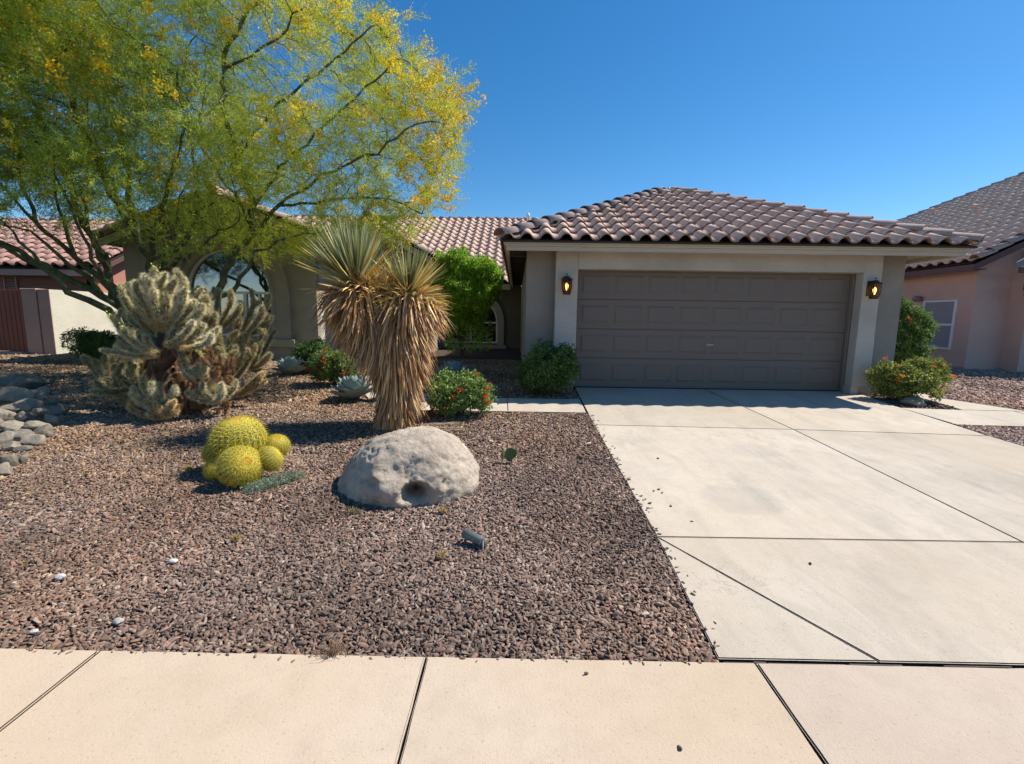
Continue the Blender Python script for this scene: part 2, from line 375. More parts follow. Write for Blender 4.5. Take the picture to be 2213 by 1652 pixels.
# ================================================================== GROUND, ROAD, PAVEMENTS
def ground_sheet():
    xs = np.concatenate([[-600, -150, -60, -35], np.linspace(-24, 24, 60), [35, 60, 150, 600]])
    ys = np.concatenate([np.linspace(1.88, 13, 50), [15, 18, 22, 30, 45, 80, 200, 700]])
    V = [(x, y, G(x, y)-.03) for y in ys for x in xs]; nx = len(xs)
    F = [(j*nx+i, j*nx+i+1, (j+1)*nx+i+1, (j+1)*nx+i) for j in range(len(ys)-1) for i in range(nx-1)]
    t = NT('decomposed_granite'); p = t.co()
    n = t.noise(p, 60, 6, .75); n2 = t.noise(p, 1.2, 4)
    v = t.node('ShaderNodeTexVoronoi'); t.l.new(p, v.inputs['Vector']); v.inputs['Scale'].default_value = 42
    c = t.mix(n2, (.08, .058, .048), (.12, .088, .068)); c = t.mix(t.ramp(v.outputs['Distance'], [(.1, .0), (.6, .8)]), c, (.045, .032, .028))  # sheet kept dark to stand in for shade in the gaps between stones
    c = t.mix(t.ramp(n, [(.5, 0), (.75, .7)]), c, (.32, .24, .20)); t.base(c); t.set(.95, spec=.1); t.bump(v.outputs['Distance'], -.8, .02)
    link('ground', mesh_np('ground', V, F, t.m, True), kind='structure')
ground_sheet()
box('road', (-600, -30, -.25), (600, .45, -.13), mat_concrete('asphalt', (.05, .05, .05), (.06, .06, .058)), kind='structure')
box('far_ground', (-600, -700, -.3), (600, -29.9, -.1), M['joint'], kind='structure')
box('kerb', (-600, .452, -.25), (600, .60, -.004), M['walk_grey'], kind='structure')

def slab(name, poly, mat, parent, gap=.004, thick=.1, bev=.006, lift=0.0, wob=0, **k):
    c = Vector((sum(p[0] for p in poly)/len(poly), sum(p[1] for p in poly)/len(poly)))
    n = len(poly); P = [Vector(p) for p in poly]
    area = sum(P[i].x*P[(i+1) % n].y-P[(i+1) % n].x*P[i].y for i in range(n))
    if area < 0: P = P[::-1]
    Q = []
    for i in range(n):           # offset inwards by gap
        a, b, d = P[i-1], P[i], P[(i+1) % n]
        e1 = (b-a).normalized(); e2 = (d-b).normalized(); n1 = Vector((-e1.y, e1.x)); n2 = Vector((-e2.y, e2.x))
        bis = (n1+n2); kf = gap/max(.3, (1+n1.dot(n2)))
        Q.append(b+bis*kf)
    # subdivide edges with a slight wobble
    W = []
    for i in range(n):
        a, b = Q[i], Q[(i+1) % n]; L = (b-a).length; s = max(1, int(L/.07)) if wob else 1
        nn = Vector((-(b-a).y, (b-a).x)).normalized()
        for j in range(s):
            q = a.lerp(b, j/s)
            if j: q = q+nn*(mnoise.noise(Vector((q.x*6, q.y*6, 3)))*wob + mnoise.noise(Vector((q.x*25, q.y*25, 5)))*wob*.6)
            W.append(q)
    bm = bmesh.new(); top = [bm.verts.new((q.x, q.y, G(q.x, q.y)+lift)) for q in W]
    f = bm.faces.new(top); r = bmesh.ops.extrude_face_region(bm, geom=[f])
    for v in r['geom']:
        if isinstance(v, bmesh.types.BMVert): v.co.z -= thick
    bm.normal_update(); bmesh.ops.recalc_face_normals(bm, faces=bm.faces)
    te = [e for e in bm.edges if all(abs(v.co.z-(G(v.co.x, v.co.y)+lift)) < 1e-5 for v in e.verts)]
    bmesh.ops.bevel(bm, geom=te, offset=bev, segments=2, affect='EDGES'); bm.normal_update()
    for f in bm.faces:
        if abs(f.normal.z) < .45: f.material_index = 1
    me = bm_mesh(name, bm, mat); me.materials.append(M['joint']); return link(name, me, None, parent, **k)

sw = empty('sidewalk', (0, 1.3, 0), kind='structure')
def under(parent, poly, z0):
    bm = bmesh.new(); bm_poly(bm, [(x, y, G(x, y)-.05) for x, y in poly], (0, 0, -.1)); link('joint_filler', bm_mesh('joint_filler', bm, M['joint']), None, parent)
sw_under = [(-12, .61), (12, .61), (12, 1.9), (-12, 1.9)]
bm = bmesh.new(); bm_poly(bm, [(x, y, -.055) for x, y in sw_under], (0, 0, -.05)); link('joint_filler', bm_mesh('joint_filler', bm, M['joint']), None, sw).matrix_parent_inverse = sw.matrix_world.inverted()
def parent_keep(o, p):
    o.parent = p; o.matrix_parent_inverse = Matrix.Translation(-Vector(p.location))
jx = [-1.84+1.462*k for k in range(-6, 8)]
for i in range(len(jx)-1):
    a, b = jx[i]+.0015, jx[i+1]-.0015
    o = slab('slab', [(a, .61), (b, .61), (b, 1.894), (a, 1.894)], M['walk'] if b < 1.5 else M['walk_grey'], None, gap=.0028, bev=.006, wob=.003)
    parent_keep(o, sw)
for o in sw.children:
    if o.name.startswith('joint'): parent_keep(o, sw)

dr = empty('driveway', (3.47, 5, .1), kind='structure')
DX0, DX1, DXC = .965, 5.83, 3.465
def dl(y): return .975+(.045)*(y-3)/3.0 if y > 3 else .925+.05*(y-1.92)/1.08
def drr(y): return 5.79+(y-5.2)*.085
polys = [
    [(dl(1.908), 1.908), (1.65, 1.908), (dl(3.), 3.0)],
    [(1.65, 1.908), (3.44, 1.908), (3.455, 3.012), (dl(3.), 3.0)],
    [(3.44, 1.908), (5.25, 1.908), (5.8, 3.02), (3.455, 3.012)],
    [(5.25, 1.908), (5.84, 1.908), (5.8, 3.02)],
    [(dl(3.), 3.0), (3.455, 3.012), (3.53, 5.8), (dl(5.87), 5.87)],
    [(3.455, 3.012), (5.8, 3.02), (drr(5.65), 5.65), (3.53, 5.8)],
    [(dl(5.87), 5.87), (3.53, 5.8), (3.48, 8.47), (1.09, 8.47)],
    [(3.53, 5.8), (drr(5.65), 5.65), (6.0, 7.3), (6.13, 8.19), (5.91, 8.19), (5.91, 8.47), (3.48, 8.47)],
]
for q in polys:
    o = slab('slab', q, M['drive'], None, gap=.0045, bev=.005, wob=.0012, thick=.11); parent_keep(o, dr)
o = prism('joint_filler', [(x, y, G(x, y)-.045) for x, y in [(.98, 1.9), (5.8, 1.9), (5.78, 5.6), (6.0, 8.45), (1.12, 8.45), (1.03, 5.9)]], (0, 0, -.085), M['joint']); parent_keep(o, dr)
# splintered strip in the expansion joint between driveway and sidewalk
bm = bmesh.new(); rr = random.Random(3); x = .95
while x < 5.8:
    L = rr.uniform(.05, .4); z = rr.uniform(-.012, .0)
    bm_poly(bm, [(x, 1.8965+rr.uniform(0, .002), z-.006), (x+L, 1.897+rr.uniform(0, .002), z-.006), (x+L, 1.905, z-.006), (x, 1.904+rr.uniform(-.002, .003), z-.006)], (0, 0, -.03)); x += L+rr.uniform(0, .02)
o = link('expansion_strip', bm_mesh('expansion_strip', bm, mat_paint('weathered_strip', (.12, .09, .075), .9, .2, .4))); parent_keep(o, dr)
box('drain_cover', (3.37, 8.0, G(0, 8.03)+.001), (3.48, 8.06, G(0, 8.03)+.006), M['grey_metal'], label='small dark oval clean-out cap on the driveway in front of the garage', cat='cap')

wk = empty('walkway', (-.3, 6.9, .2), kind='structure')
for q in ([(-.10, 6.52), (1.02, 6.52), (1.05, 7.44), (-.13, 7.44)], [(-1.35, 6.52), (-.10, 6.52), (-.13, 7.44), (-1.15, 7.44)],
          [(-2.3, 7.2), (-1.35, 6.52), (-1.15, 7.44), (-2.0, 8.1)], [(-3.0, 8.6), (-2.3, 7.2), (-2.0, 8.1), (-2.3, 9.2)], [(-3.1, 10.2), (-3.0, 8.6), (-2.3, 9.2), (-2.3, 10.4)]):
    o = slab('slab', q, M['drive'], None, wob=.001, gap=.004); parent_keep(o, wk)
nw = empty('side_walkway', (7.5, 6.7, .2), kind='structure')
for q in ([(5.93, 6.17), (7.4, 6.1), (7.6, 7.05), (6.85, 7.08), (5.97, 7.17)], [(7.4, 6.1), (9.2, 5.95), (9.2, 6.9), (7.82, 7.05), (7.6, 7.05)],
          [(6.85, 7.08), (7.82, 7.05), (7.35, 7.95), (6.98, 7.8)], [(6.98, 7.8), (7.35, 7.95), (7.3, 11.5), (6.95, 11.5)], [(9.2, 5.95), (11, 5.9), (11, 6.85), (9.2, 6.9)]):
    o = slab('slab', q, M['drive'], None, wob=.001, gap=.004); parent_keep(o, nw)

# ================================================================== ROOF TILES
def tile_mesh(name, mat, W=.32, L=.47, H=.085, seg=11, th=.024, cap_back=False, lf=.038, edge=None):
    V, F = [], []
    for v, lift in ((0, lf), (L, 0.0)):
        for i in range(seg+1):
            u = W*i/seg
            if u < .2*W/.32: n = H*math.sin(math.pi*u/(.2*W/.32))**.8
            else: n = -.012*math.sin(math.pi*(u-.2*W/.32)/(.12*W/.32))
            V.append((u, v, n+lift+.012))
    k = seg+1
    for i in range(seg): F.append((i, i+1, k+i+1, k+i))
    for i in range(k): V.append((V[i][0], .004, V[i][2]-th))        # front lip
    for i in range(seg): F.append((2*k+i, 2*k+i+1, i+1, i))
    for i in range(k): V.append((V[i][0], .20, V[i][2]-th-.002))    # a little underside
    for i in range(seg): F.append((3*k+i, 3*k+i+1, 2*k+i+1, 2*k+i))
    me = mesh_np(name, V, F, mat, False)
    me.polygons.foreach_set('use_smooth', np.array([i < seg or i >= 2*seg for i in range(3*seg)], dtype=bool))
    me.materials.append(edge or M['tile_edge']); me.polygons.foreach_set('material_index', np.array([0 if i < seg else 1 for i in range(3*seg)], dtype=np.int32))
    return me
def cap_mesh(name, mat, r0=.135, r1=.112, L=.46, seg=8, th=.02):
    V, F = [], []; k = seg+1
    for (v, r, dz) in ((0, r0, .02), (L, r1, -.012), (.0, r0-th, .02), (.2, r0-th-.01, .01)):
        for i in range(k):
            a = math.pi*(i/seg); V.append((-r*math.cos(a)*1.0, v, r*math.sin(a)*.85+dz-.02))
    for i in range(seg): F.append((i, i+1, k+i+1, k+i)); F.append((2*k+i, 2*k+i+1, i+1, i)); F.append((3*k+i, 3*k+i+1, 2*k+i+1, 2*k+i))
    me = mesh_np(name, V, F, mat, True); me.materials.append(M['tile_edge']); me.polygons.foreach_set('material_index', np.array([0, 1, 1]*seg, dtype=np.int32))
    return me
def clip_mesh(me, M4, planes):
    """planes: list of (point, inward normal) in world; returns new mesh in the tile's local space or None"""
    bm = bmesh.new(); bm.from_mesh(me); inv = M4.inverted()
    for co, no in planes:
        lc = inv @ co; ln = (inv.to_3x3() @ no)
        bmesh.ops.bisect_plane(bm, geom=bm.verts[:]+bm.edges[:]+bm.faces[:], plane_co=lc, plane_no=ln, clear_inner=True)
    if not bm.faces: bm.free(); return None
    q = bm_mesh(me.name, bm, me.materials[0], True)
    for x_ in list(me.materials)[1:]: q.materials.append(x_)
    return q
def roof_plane(parent, O, U, Vv, poly, mat, maxobj=0, W=.32, E=.40, rng=None, tile=None, deck=True, name='roof_tile', jit=1.0, thing_M=None):
    """O origin; U across, Vv up-slope (unit); poly: CCW list (u,v) of the roof face. Emits tiles; first maxobj of them as objects (lowest rows first)."""
    O, U, Vv = Vector(O), Vector(U).normalized(), Vector(Vv).normalized(); N = U.cross(Vv).normalized()
    rng = rng or random.Random(5)
    tm = tile or tile_mesh('roof_tile', mat, W, E+.07, .085*W/.32)
    P = [Vector((a, b)) for a, b in poly]; n = len(P)
    def w(u, v, h=0): return O+U*u+Vv*v+N*h
    edges = []
    for i in range(n):
        a, b = P[i], P[(i+1) % n]; e = (b-a).normalized(); nn = Vector((-e.y, e.x)); edges.append((a, nn))
    def d(e, u, v): return (Vector((u, v))-e[0]).dot(e[1])
    u0, u1 = min(p.x for p in P), max(p.x for p in P); v0, v1 = min(p.y for p in P), max(p.y for p in P)
    objs, merged, merged_clip = 0, [], []
    base = Matrix((( U.x, Vv.x, N.x, 0), (U.y, Vv.y, N.y, 0), (U.z, Vv.z, N.z, 0), (0, 0, 0, 1)))
    v = v0
    while v < v1-.02:
        u = u0
        while u < u1-.02:
            cs = [(u, v), (u+W, v), (u+W, v+E), (u, v+E)]
            ds = [[d(e, a, b) for a, b in cs] for e in edges]
            if all(max(q) > .03 for q in ds):
                m4 = Matrix.Translation(w(u+rng.uniform(-.004, .004)*jit, v+rng.uniform(-.012, .012)*jit, rng.uniform(-.003, .004)*jit)) @ base @ Matrix.Rotation(rng.uniform(-.012, .012)*jit, 4, 'Z')
                cut = [(w(e[0].x, e[0].y), U*e[1].x+Vv*e[1].y) for e, q in zip(edges, ds) if min(q) < -.01 and abs(e[1].y) < .97]
                top = [(w(e[0].x, e[0].y), U*e[1].x+Vv*e[1].y) for e, q in zip(edges, ds) if abs(e[1].y) >= .97 and e[1].y < 0 and min(q) < .05]
                me = tm
                if cut or top: me = clip_mesh(tm, m4, cut+top)
                if me:
                    if objs < maxobj:
                        o = bpy.data.objects.new(name, me); COL.objects.link(o); o.parent = parent; o.matrix_local = m4; objs += 1
                    elif me is tm: merged.append(m4)
                    else: merged_clip.append((me, m4))
            u += W
        v += E
    if merged or merged_clip:
        Vs, Fs, T, off = [], [], [], 0
        def arr(me):
            a = np.empty(len(me.vertices)*3, np.float32); me.vertices.foreach_get('co', a); return a.reshape(-1, 3)
        base_v = arr(tm); base_f = [tuple(p.vertices) for p in tm.polygons]; base_i = [p.material_index for p in tm.polygons]; MI = []
        for me, m4 in [(tm, q) for q in merged]+merged_clip:
            a, f = (base_v, base_f) if me is tm else (arr(me), [tuple(p.vertices) for p in me.polygons])
            mm = np.array(m4); Vs.append(a @ mm[:3, :3].T+mm[:3, 3]); Fs += [tuple(i+off for i in q) for q in f]; off += len(a); MI += base_i if me is tm else [p.material_index for p in me.polygons]
            T.append(np.full(len(a), rng.random()*100, np.float32))
        me = mesh_np('roof_tiles', np.concatenate(Vs), Fs, mat, True)
        me.materials.append(tm.materials[1])
        if len(MI) == len(me.polygons): me.polygons.foreach_set('material_index', np.array(MI, dtype=np.int32))
        a = me.attributes.new('tid', 'FLOAT', 'POINT'); a.data.foreach_set('value', np.concatenate(T))
        link('roof_tiles', me, None, parent, kind='stuff')
    if deck:
        prism('roof_deck', [w(a, b, 0.0) for a, b in poly], -N*.03, M['deck'], parent)
    return tm
CAP = cap_mesh('ridge_tile', M['tile_cap'])
def cap_line(parent, A, B, expo=.37, first=None, mesh=None, up=None, name='ridge_tile', rng=random.Random(11)):
    """A low end -> B high end; tiles lap downhill"""
    A, B = Vector(A), Vector(B); D = (B-A).normalized(); up = Vector(up or (0, 0, 1)); X = D.cross(up).normalized(); Z = X.cross(D).normalized()
    base = Matrix(((X.x, D.x, Z.x, 0), (X.y, D.y, Z.y, 0), (X.z, D.z, Z.z, 0), (0, 0, 0, 1)))
    n = int((B-A).length/expo)
    for i in range(n):
        o = bpy.data.objects.new(name, mesh or CAP); COL.objects.link(o); o.parent = parent
        o.matrix_local = Matrix.Translation(A+D*(i*expo)+Z*rng.uniform(-.004, .006)) @ base @ Matrix.Rotation(rng.uniform(-.03, .03), 4, 'Z') @ Matrix.Rotation(rng.uniform(-.02, .02), 4, 'X')

# ================================================================== OUR HOUSE
house = empty('house', (0, 0, 0), label='single-storey grey-beige stucco house with brown tiled roof and wide garage', cat='house')
MS = M['stucco']
# --- garage walls
Z0 = .0
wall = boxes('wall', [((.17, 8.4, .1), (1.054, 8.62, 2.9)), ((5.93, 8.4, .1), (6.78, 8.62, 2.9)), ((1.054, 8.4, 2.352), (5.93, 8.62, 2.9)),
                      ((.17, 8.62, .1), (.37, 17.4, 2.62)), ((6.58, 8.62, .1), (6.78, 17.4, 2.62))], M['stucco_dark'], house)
boxes('plinth', [((6.06, 8.275, .1), (6.70, 8.399, .385)), ((5.932, 8.21, .1), (6.06, 8.399, .385))], MS, house)
boxes('wall_band', [((.67, 8.2, .36), (1.05, 8.398, 2.659)), ((5.935, 8.2, .388), (6.24, 8.398, 2.659)), ((1.051, 8.2, 2.352), (5.934, 8.398, 2.659))], MS, house, bevel=.008,
      label='raised pale stucco band framing the garage door')
boxes('door_jamb', [((5.931, 8.4, .25), (5.945, 8.6, 2.35)), ((5.90, 8.44, .25), (5.93, 8.52, 2.35)), ((1.054, 8.44, .25), (1.07, 8.52, 2.35)), ((1.07, 8.43, 2.33), (5.90, 8.5, 2.352))], M['door'], house)
# --- garage door: four sections with 8 raised panels each
gd = link('garage_door', bm_mesh('garage_door', (lambda b: (bm_box(b, (1.06, 8.52, .262), (5.925, 8.56, 2.40)), b)[1])(bmesh.new()), M['door']), None, house)
secz = [.268, .80, 1.325, 1.85, 2.385]
for k in range(4):
    z0, z1 = secz[k], secz[k+1]
    # section skin with recessed panel fields
    bm = bmesh.new(); bm_box(bm, (1.072, 8.488, z0+.003), (5.915, 8.518, z1-.003), .003)
    link('door_section', bm_mesh('door_section', bm, M['door']), None, gd)
def panel_mesh():
    w, h = .50, .315; bm = bmesh.new()
    prof = [(0, 0), (.006, -.004), (.02, -.004), (.034, -.013), (.07, -.013)]     # (inset, y)
    loops = []
    for ins, y in prof:
        loops.append([bm.verts.new((a*(w/2-ins), y, b*(h/2-ins))) for a, b in ((-1, -1), (1, -1), (1, 1), (-1, 1))])
    for a, b in zip(loops, loops[1:]):
        for i in range(4): bm.faces.new((a[i], a[(i+1) % 4], b[(i+1) % 4], b[i]))
    bm.faces.new(loops[-1]); return bm_mesh('door_panel', bm, M['door'])
PM = panel_mesh()
for k in range(4):
    zc = (secz[k]+secz[k+1])/2+.005
    for j in range(8):
        o = link('door_panel', PM, None, gd); o.location = (1.06+.355+(j)*.592, 8.4875, zc)
bm = bmesh.new(); lathe_bm(bm, [(.028, 0), (.028, .012), (.018, .02), (.012, .03)], 14, Matrix.Translation((3.46, 8.484, 1.07)) @ Matrix.Rotation(R(90), 4, 'X'))
bm_box(bm, (3.455, 8.445, 1.058), (3.56, 8.457, 1.076), .003); link('door_handle', bm_mesh('door_handle', bm, M['steel']), None, gd)
# dark weather strip
box('door_seal', (1.065, 8.475, .252), (5.92, 8.52, .268), M['black'], gd)

# --- garage fascia, soffit, hip roof
FX0, FX1, FY = -.18, 7.245, 7.8
def fascia(name, pts_boxes, parent=house): return boxes(name, pts_boxes, M['trim'], parent, bevel=.004)
fascia('fascia', [((FX0, FY, 2.59), (FX1, FY+.045, 2.655)), ((FX0-.022, FY-.022, 2.656), (FX1+.022, FY+.045, 2.69)), ((FX0-.045, FY-.045, 2.691), (FX1+.045, FY+.045, 2.725))])
fascia('fascia', [((FX0, FY+.046, 2.59), (FX0+.045, 17.0, 2.655)), ((FX0-.022, FY+.046, 2.656), (FX0+.045, 17.0, 2.69)), ((FX0-.045, FY+.046, 2.691), (FX0+.045, 17.0, 2.725))])
fascia('fascia', [((FX1-.045, FY+.046, 2.59), (FX1, 17.0, 2.655)), ((FX1-.045, FY+.046, 2.656), (FX1+.022, 17.0, 2.69)), ((FX1-.045, FY+.046, 2.691), (FX1+.045, 17.0, 2.725))])
boxes('soffit', [((FX0+.046, FY+.046, 2.66), (FX1-.046, 8.39, 2.68)), ((FX0+.046, 8.401, 2.70), (.168, 17.0, 2.72)), ((6.785, 8.401, 2.66), (FX1-.046, 17, 2.68))], M['stucco_wing'], house)
for i in range(9): box('rafter', (FX0+.05, 8.6+i*.9, 2.60), (.165, 8.64+i*.9, 2.70), M['dark_wood'], house)
ex0, ex1, ey, ez, sl = -.27, 7.34, 7.72, 2.735, .47
hw = (ex1-ex0)/2; apex = Vector((ex0+hw, ey+hw, ez+sl*hw)); cs = math.sqrt(1+sl*sl)
roof = link('roof', bm_mesh('roof', (lambda b: (bm_poly(b, [(FX0, FY, 2.726), (FX1, FY, 2.726), (FX1, 17, 2.726), (FX0, 17, 2.726)], (0, 0, .012)), b)[1])(bmesh.new()), M['deck']), None, house)
tmG = roof_plane(roof, (ex0, ey, ez), (1, 0, 0), (0, 1, sl), [(0, 0), (2*hw, 0), (hw, hw*cs)], M['tile'], maxobj=250, W=.317, E=.385)
roof_plane(roof, (ex0, 21.0, ez), (0, -1, 0), (1, 0, sl), [(0, 0), (21.0-ey, 0), (21.0-ey-hw, hw*cs), (0, hw*cs)], M['tile'], W=.317, E=.385)
roof_plane(roof, (ex1, ey, ez), (0, 1, 0), (-1, 0, sl), [(0, 0), (21.0-ey, 0), (21.0-ey, hw*cs), (hw, hw*cs)], M['tile'], W=.317, E=.385)
hz = Vector((0, 0, .055))
cap_line(roof, Vector((ex0, ey, ez))+Vector((-.02, -.02, .07)), apex+hz*.6, .385)
cap_line(roof, Vector((ex1, ey, ez))+Vector((.02, -.02, .07)), apex+hz*.6, .385)
cap_line(roof, apex+Vector((0, .16, .0)), (apex.x, 20.5, apex.z+.04), .385)
# --- wing A: gabled front wall with arched window
YA = 11.7; AX0, AX1 = -9.68, -4.955; axc = -7.09; mA = .38; eA = 3.18
pkA = eA+mA*(AX1-axc)+.22
MW = M['stucco_wing']
WX0, WX1, SPR, SILL = -8.22, -6.09, 2.02, .95; wcx = (WX0+WX1)/2; wr = (WX1-WX0)/2
def arch(cx, r, zs, zb, Y, n=18, both=True):
    p = [(cx+r, Y, zb)]+[(cx+r*math.cos(math.pi*i/n), Y, zs+r*math.sin(math.pi*i/n)) for i in range(n+1)]+[(cx-r, Y, zb)]
    return p
def wall_with_arch(name, x0, x1, zb, gable, cx, r, zs, sill, Y, th, mat, parent):
    """gable(x)-> top z. Wall built as strips around the arched opening."""
    bm = bmesh.new(); n = 18
    xs = [cx+r*math.cos(math.pi*i/n) for i in range(n+1)][::-1]
    def q(a, b, c, d): bm_poly(bm, [a, b, c, d], (0, th, 0))
    bm_poly(bm, [(x0, Y, zb), (cx-r, Y, zb), (cx-r, Y, gable(cx-r)), (x0, Y, gable(x0))], (0, th, 0))
    bm_poly(bm, [(cx+r, Y, zb), (x1, Y, zb), (x1, Y, gable(x1)), (cx+r, Y, gable(cx+r))], (0, th, 0))
    bm_poly(bm, [(cx-r, Y, zb), (cx+r, Y, zb), (cx+r, Y, sill), (cx-r, Y, sill)], (0, th, 0))
    for a, b in zip(xs, xs[1:]):
        za = zs+math.sqrt(max(0, r*r-(a-cx)**2)); zb_ = zs+math.sqrt(max(0, r*r-(b-cx)**2))
        bm_poly(bm, [(a, Y, za), (b, Y, zb_), (b, Y, gable(b)), (a, Y, gable(a))], (0, th, 0))
    return link(name, bm_mesh(name, bm, mat), None, parent)
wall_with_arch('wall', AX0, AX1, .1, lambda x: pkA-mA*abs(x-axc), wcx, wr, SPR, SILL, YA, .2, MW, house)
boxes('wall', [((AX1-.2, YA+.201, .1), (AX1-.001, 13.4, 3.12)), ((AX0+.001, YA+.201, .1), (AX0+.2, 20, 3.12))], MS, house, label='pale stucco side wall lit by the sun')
def arch_window(parent, cx, r, zs, sill, Y, fr, mull_x, bar_z, glass, trim1=None, trim2=None, tw1=.17, tw2=.33):
    w = link('window', mesh_np('window', [p for p in arch(cx, r-.01, zs, sill+.01, Y+.13)], [list(range(21))], glass), None, parent)
    ring_prism('window_frame', arch(cx, r-.002, zs, sill+.0, Y+.07), arch(cx, r-fr, zs, sill+.0, Y+.07), (0, .06, 0), M['white'], w)
    bx = [((cx-r+fr, Y+.07, bar_z-.03), (cx+r-fr, Y+.129, bar_z+.03)), ((cx-r+fr, Y+.07, sill+.001), (cx+r-fr, Y+.129, sill+fr))]
    boxes('window_bar', bx, M['white'], w, bevel=.004)
    for mx, wd in mull_x: box('window_bar', (mx-wd/2, Y+.075, sill+fr+.001), (mx+wd/2, Y+.128, bar_z-.031), M['white'], w, bevel=.003)
    if trim1:
        ring_prism('window_trim', arch(cx, r+tw1, zs, sill-.05, Y-.05), arch(cx, r, zs, sill-.05, Y-.05), (0, .049, 0), trim1, parent)
        ring_prism('window_trim', arch(cx, r+tw2, zs, sill-.05, Y-.11), arch(cx, r+tw1, zs, sill-.05, Y-.11), (0, .109, 0), trim1, parent)
    return w
arch_window(house, wcx, wr, SPR, SILL, YA, .05, [(-6.80, .07), (-6.44, .035), (-7.5, .06)], 2.03, M['glass'], MW, MW, .17, .50)
boxes('window_sill', [((wcx-wr-.62, YA-.2, .70), (wcx+wr+.62, YA-.001, .895))], MW, house, bevel=.012)
# wing A roof: rake boards, tiles, back slopes
oh = .5
ra0, ra1 = -4.22, -9.96
rzA = eA+.12
def rake(parent, pk, low, Y, h=.2, mat=None):
    (xp, zp), (xl, zl) = pk, low
    for dy, dz0, dz1 in ((0, -h, -.09), (-.025, -.089, -.04)):
        bm = bmesh.new(); bm_poly(bm, [(xp, Y+dy, zp+dz0), (xl, Y+dy, zl+dz0), (xl, Y+dy, zl+dz1), (xp, Y+dy, zp+dz1)], (0, .045-dy, 0))
        link('rake_board', bm_mesh('rake_board', bm, mat or M['trim']), None, parent)
pk = (axc, rzA+mA*(ra0-axc)-.1); YR = YA-.45
roofA = link('roof', bm_mesh('roof', (lambda b: (bm_poly(b, [(ra1, YR, rzA-.06-.1), (axc, YR, pk[1]-.06), (ra0, YR, rzA-.06-.1), (ra0-.02, YR, rzA-.09-.1), (axc, YR, pk[1]-.1), (ra1+.02, YR, rzA-.09-.1)], (0, 12, 0)), b)[1])(bmesh.new()), M['deck']), None, house)
rake(house, pk, (ra0, rzA-.1), YR); rake(house, pk, (ra1, rzA-.1), YR)
csA = math.sqrt(1+mA*mA); LA = (ra0-axc)*csA
roof_plane(roofA, (ra0, YR, rzA-.1), (0, 1, 0), (-1, 0, mA), [(0, 0), (10, 0), (10, LA), (0, LA)], M['tile'], maxobj=60, W=.33, E=.42)
roof_plane(roofA, (ra1, YR+10, rzA-.1), (0, -1, 0), (1, 0, mA), [(0, 0), (10, 0), (10, LA), (0, LA)], M['tile'], W=.33, E=.42)
for lx in (ra0, ra1): cap_line(roofA, (lx, YR-.01, rzA-.03), (axc, YR-.01, pk[1]+.07), .39)
cap_line(roofA, (axc, YR-.1, pk[1]+.1), (axc, YR+9.8, pk[1]+.08), .39)
# --- wing B: recessed gable wall
YB = 13.4; BX0, BX1 = AX1, -2.74; bxc = (BX0+BX1)/2-.15; mB = .56; eB = 3.12
rb = BX1+.42; pkB = eB+mB*(rb-bxc)
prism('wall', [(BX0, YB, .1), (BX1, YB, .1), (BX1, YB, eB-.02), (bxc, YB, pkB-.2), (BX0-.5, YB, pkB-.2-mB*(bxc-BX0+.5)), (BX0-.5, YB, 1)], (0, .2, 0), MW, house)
box('wall', (BX1-.2, YB+.201, .1), (BX1-.001, 17.5, 2.9), bpy.data.materials.get('stucco_entry_shade') or MW, house)
rake(house, (bxc, pkB), (rb, eB), YB-.5, .22)
roofB = link('roof', bm_mesh('roof', (lambda b: (bm_poly(b, [(bxc-2, YB-.5, pkB-.06-2*mB), (bxc, YB-.5, pkB-.06), (rb, YB-.5, eB-.06), (rb-.02, YB-.5, eB-.09), (bxc, YB-.5, pkB-.1), (bxc-2, YB-.5, pkB-.1-2*mB)], (0, 12, 0)), b)[1])(bmesh.new()), M['deck']), None, house)
LB = (rb-bxc)*math.sqrt(1+mB*mB)
roof_plane(roofB, (rb, YB-.5, eB), (0, 1, 0), (-1, 0, mB), [(0, 0), (9, 0), (9, LB), (0, LB)], M['tile'], maxobj=40, W=.33, E=.42)
roof_plane(roofB, (bxc-2, YB+7.5, pkB-2*mB), (0, -1, 0), (1, 0, mB), [(0, 0), (8, 0), (8, 2*math.sqrt(1+mB*mB)), (0, 2*math.sqrt(1+mB*mB))], M['tile'], W=.33, E=.42)
cap_line(roofB, (rb, YB-.51, eB+.06), (bxc, YB-.51, pkB+.06), .4); cap_line(roofB, (bxc, YB-.6, pkB+.09), (bxc, YB+7, pkB+.09), .4)
# --- middle wall, arched window and long front roof slope
YM = 17.5
pM = [at(1017-58, 741, YM), at(1017+58, 741, YM), at(1017, 696, YM)]
mcx = pM[2].x; mr = (pM[1].x-pM[0].x)/2; mspr = pM[2].z-.02; msill = pM[0].z
wall_with_arch('wall', -2.75, .17, .1, lambda x: 2.9, mcx, mr, mspr, msill, YM, .2, mat_stucco('stucco_entry_shade', (.17, .15, .125)), house)  # wall colour darkened to carry the deep shade of the entry court
arch_window(house, mcx, mr, mspr, msill, YM, .06, [(mcx, .06)], mspr, M['glass_dim'], M['trim_in'], M['trim_in'], .02, .24)
boxes('window_sill', [((mcx-mr-.33, YM-.16, msill-.27), (mcx+mr+.33, YM-.001, msill-.055))], M['trim_in'], house, bevel=.012)
EYM, EZM, mM = 17.0, 2.74, .5
fascia('fascia', [((-9.5, EYM, 2.50), (FX0-.046, EYM+.045, 2.60)), ((-9.5, EYM-.022, 2.601), (FX0-.046, EYM+.045, 2.70))])
Yr = 24.2; zr = EZM+mM*(Yr-EYM); csM = math.sqrt(1+mM*mM)
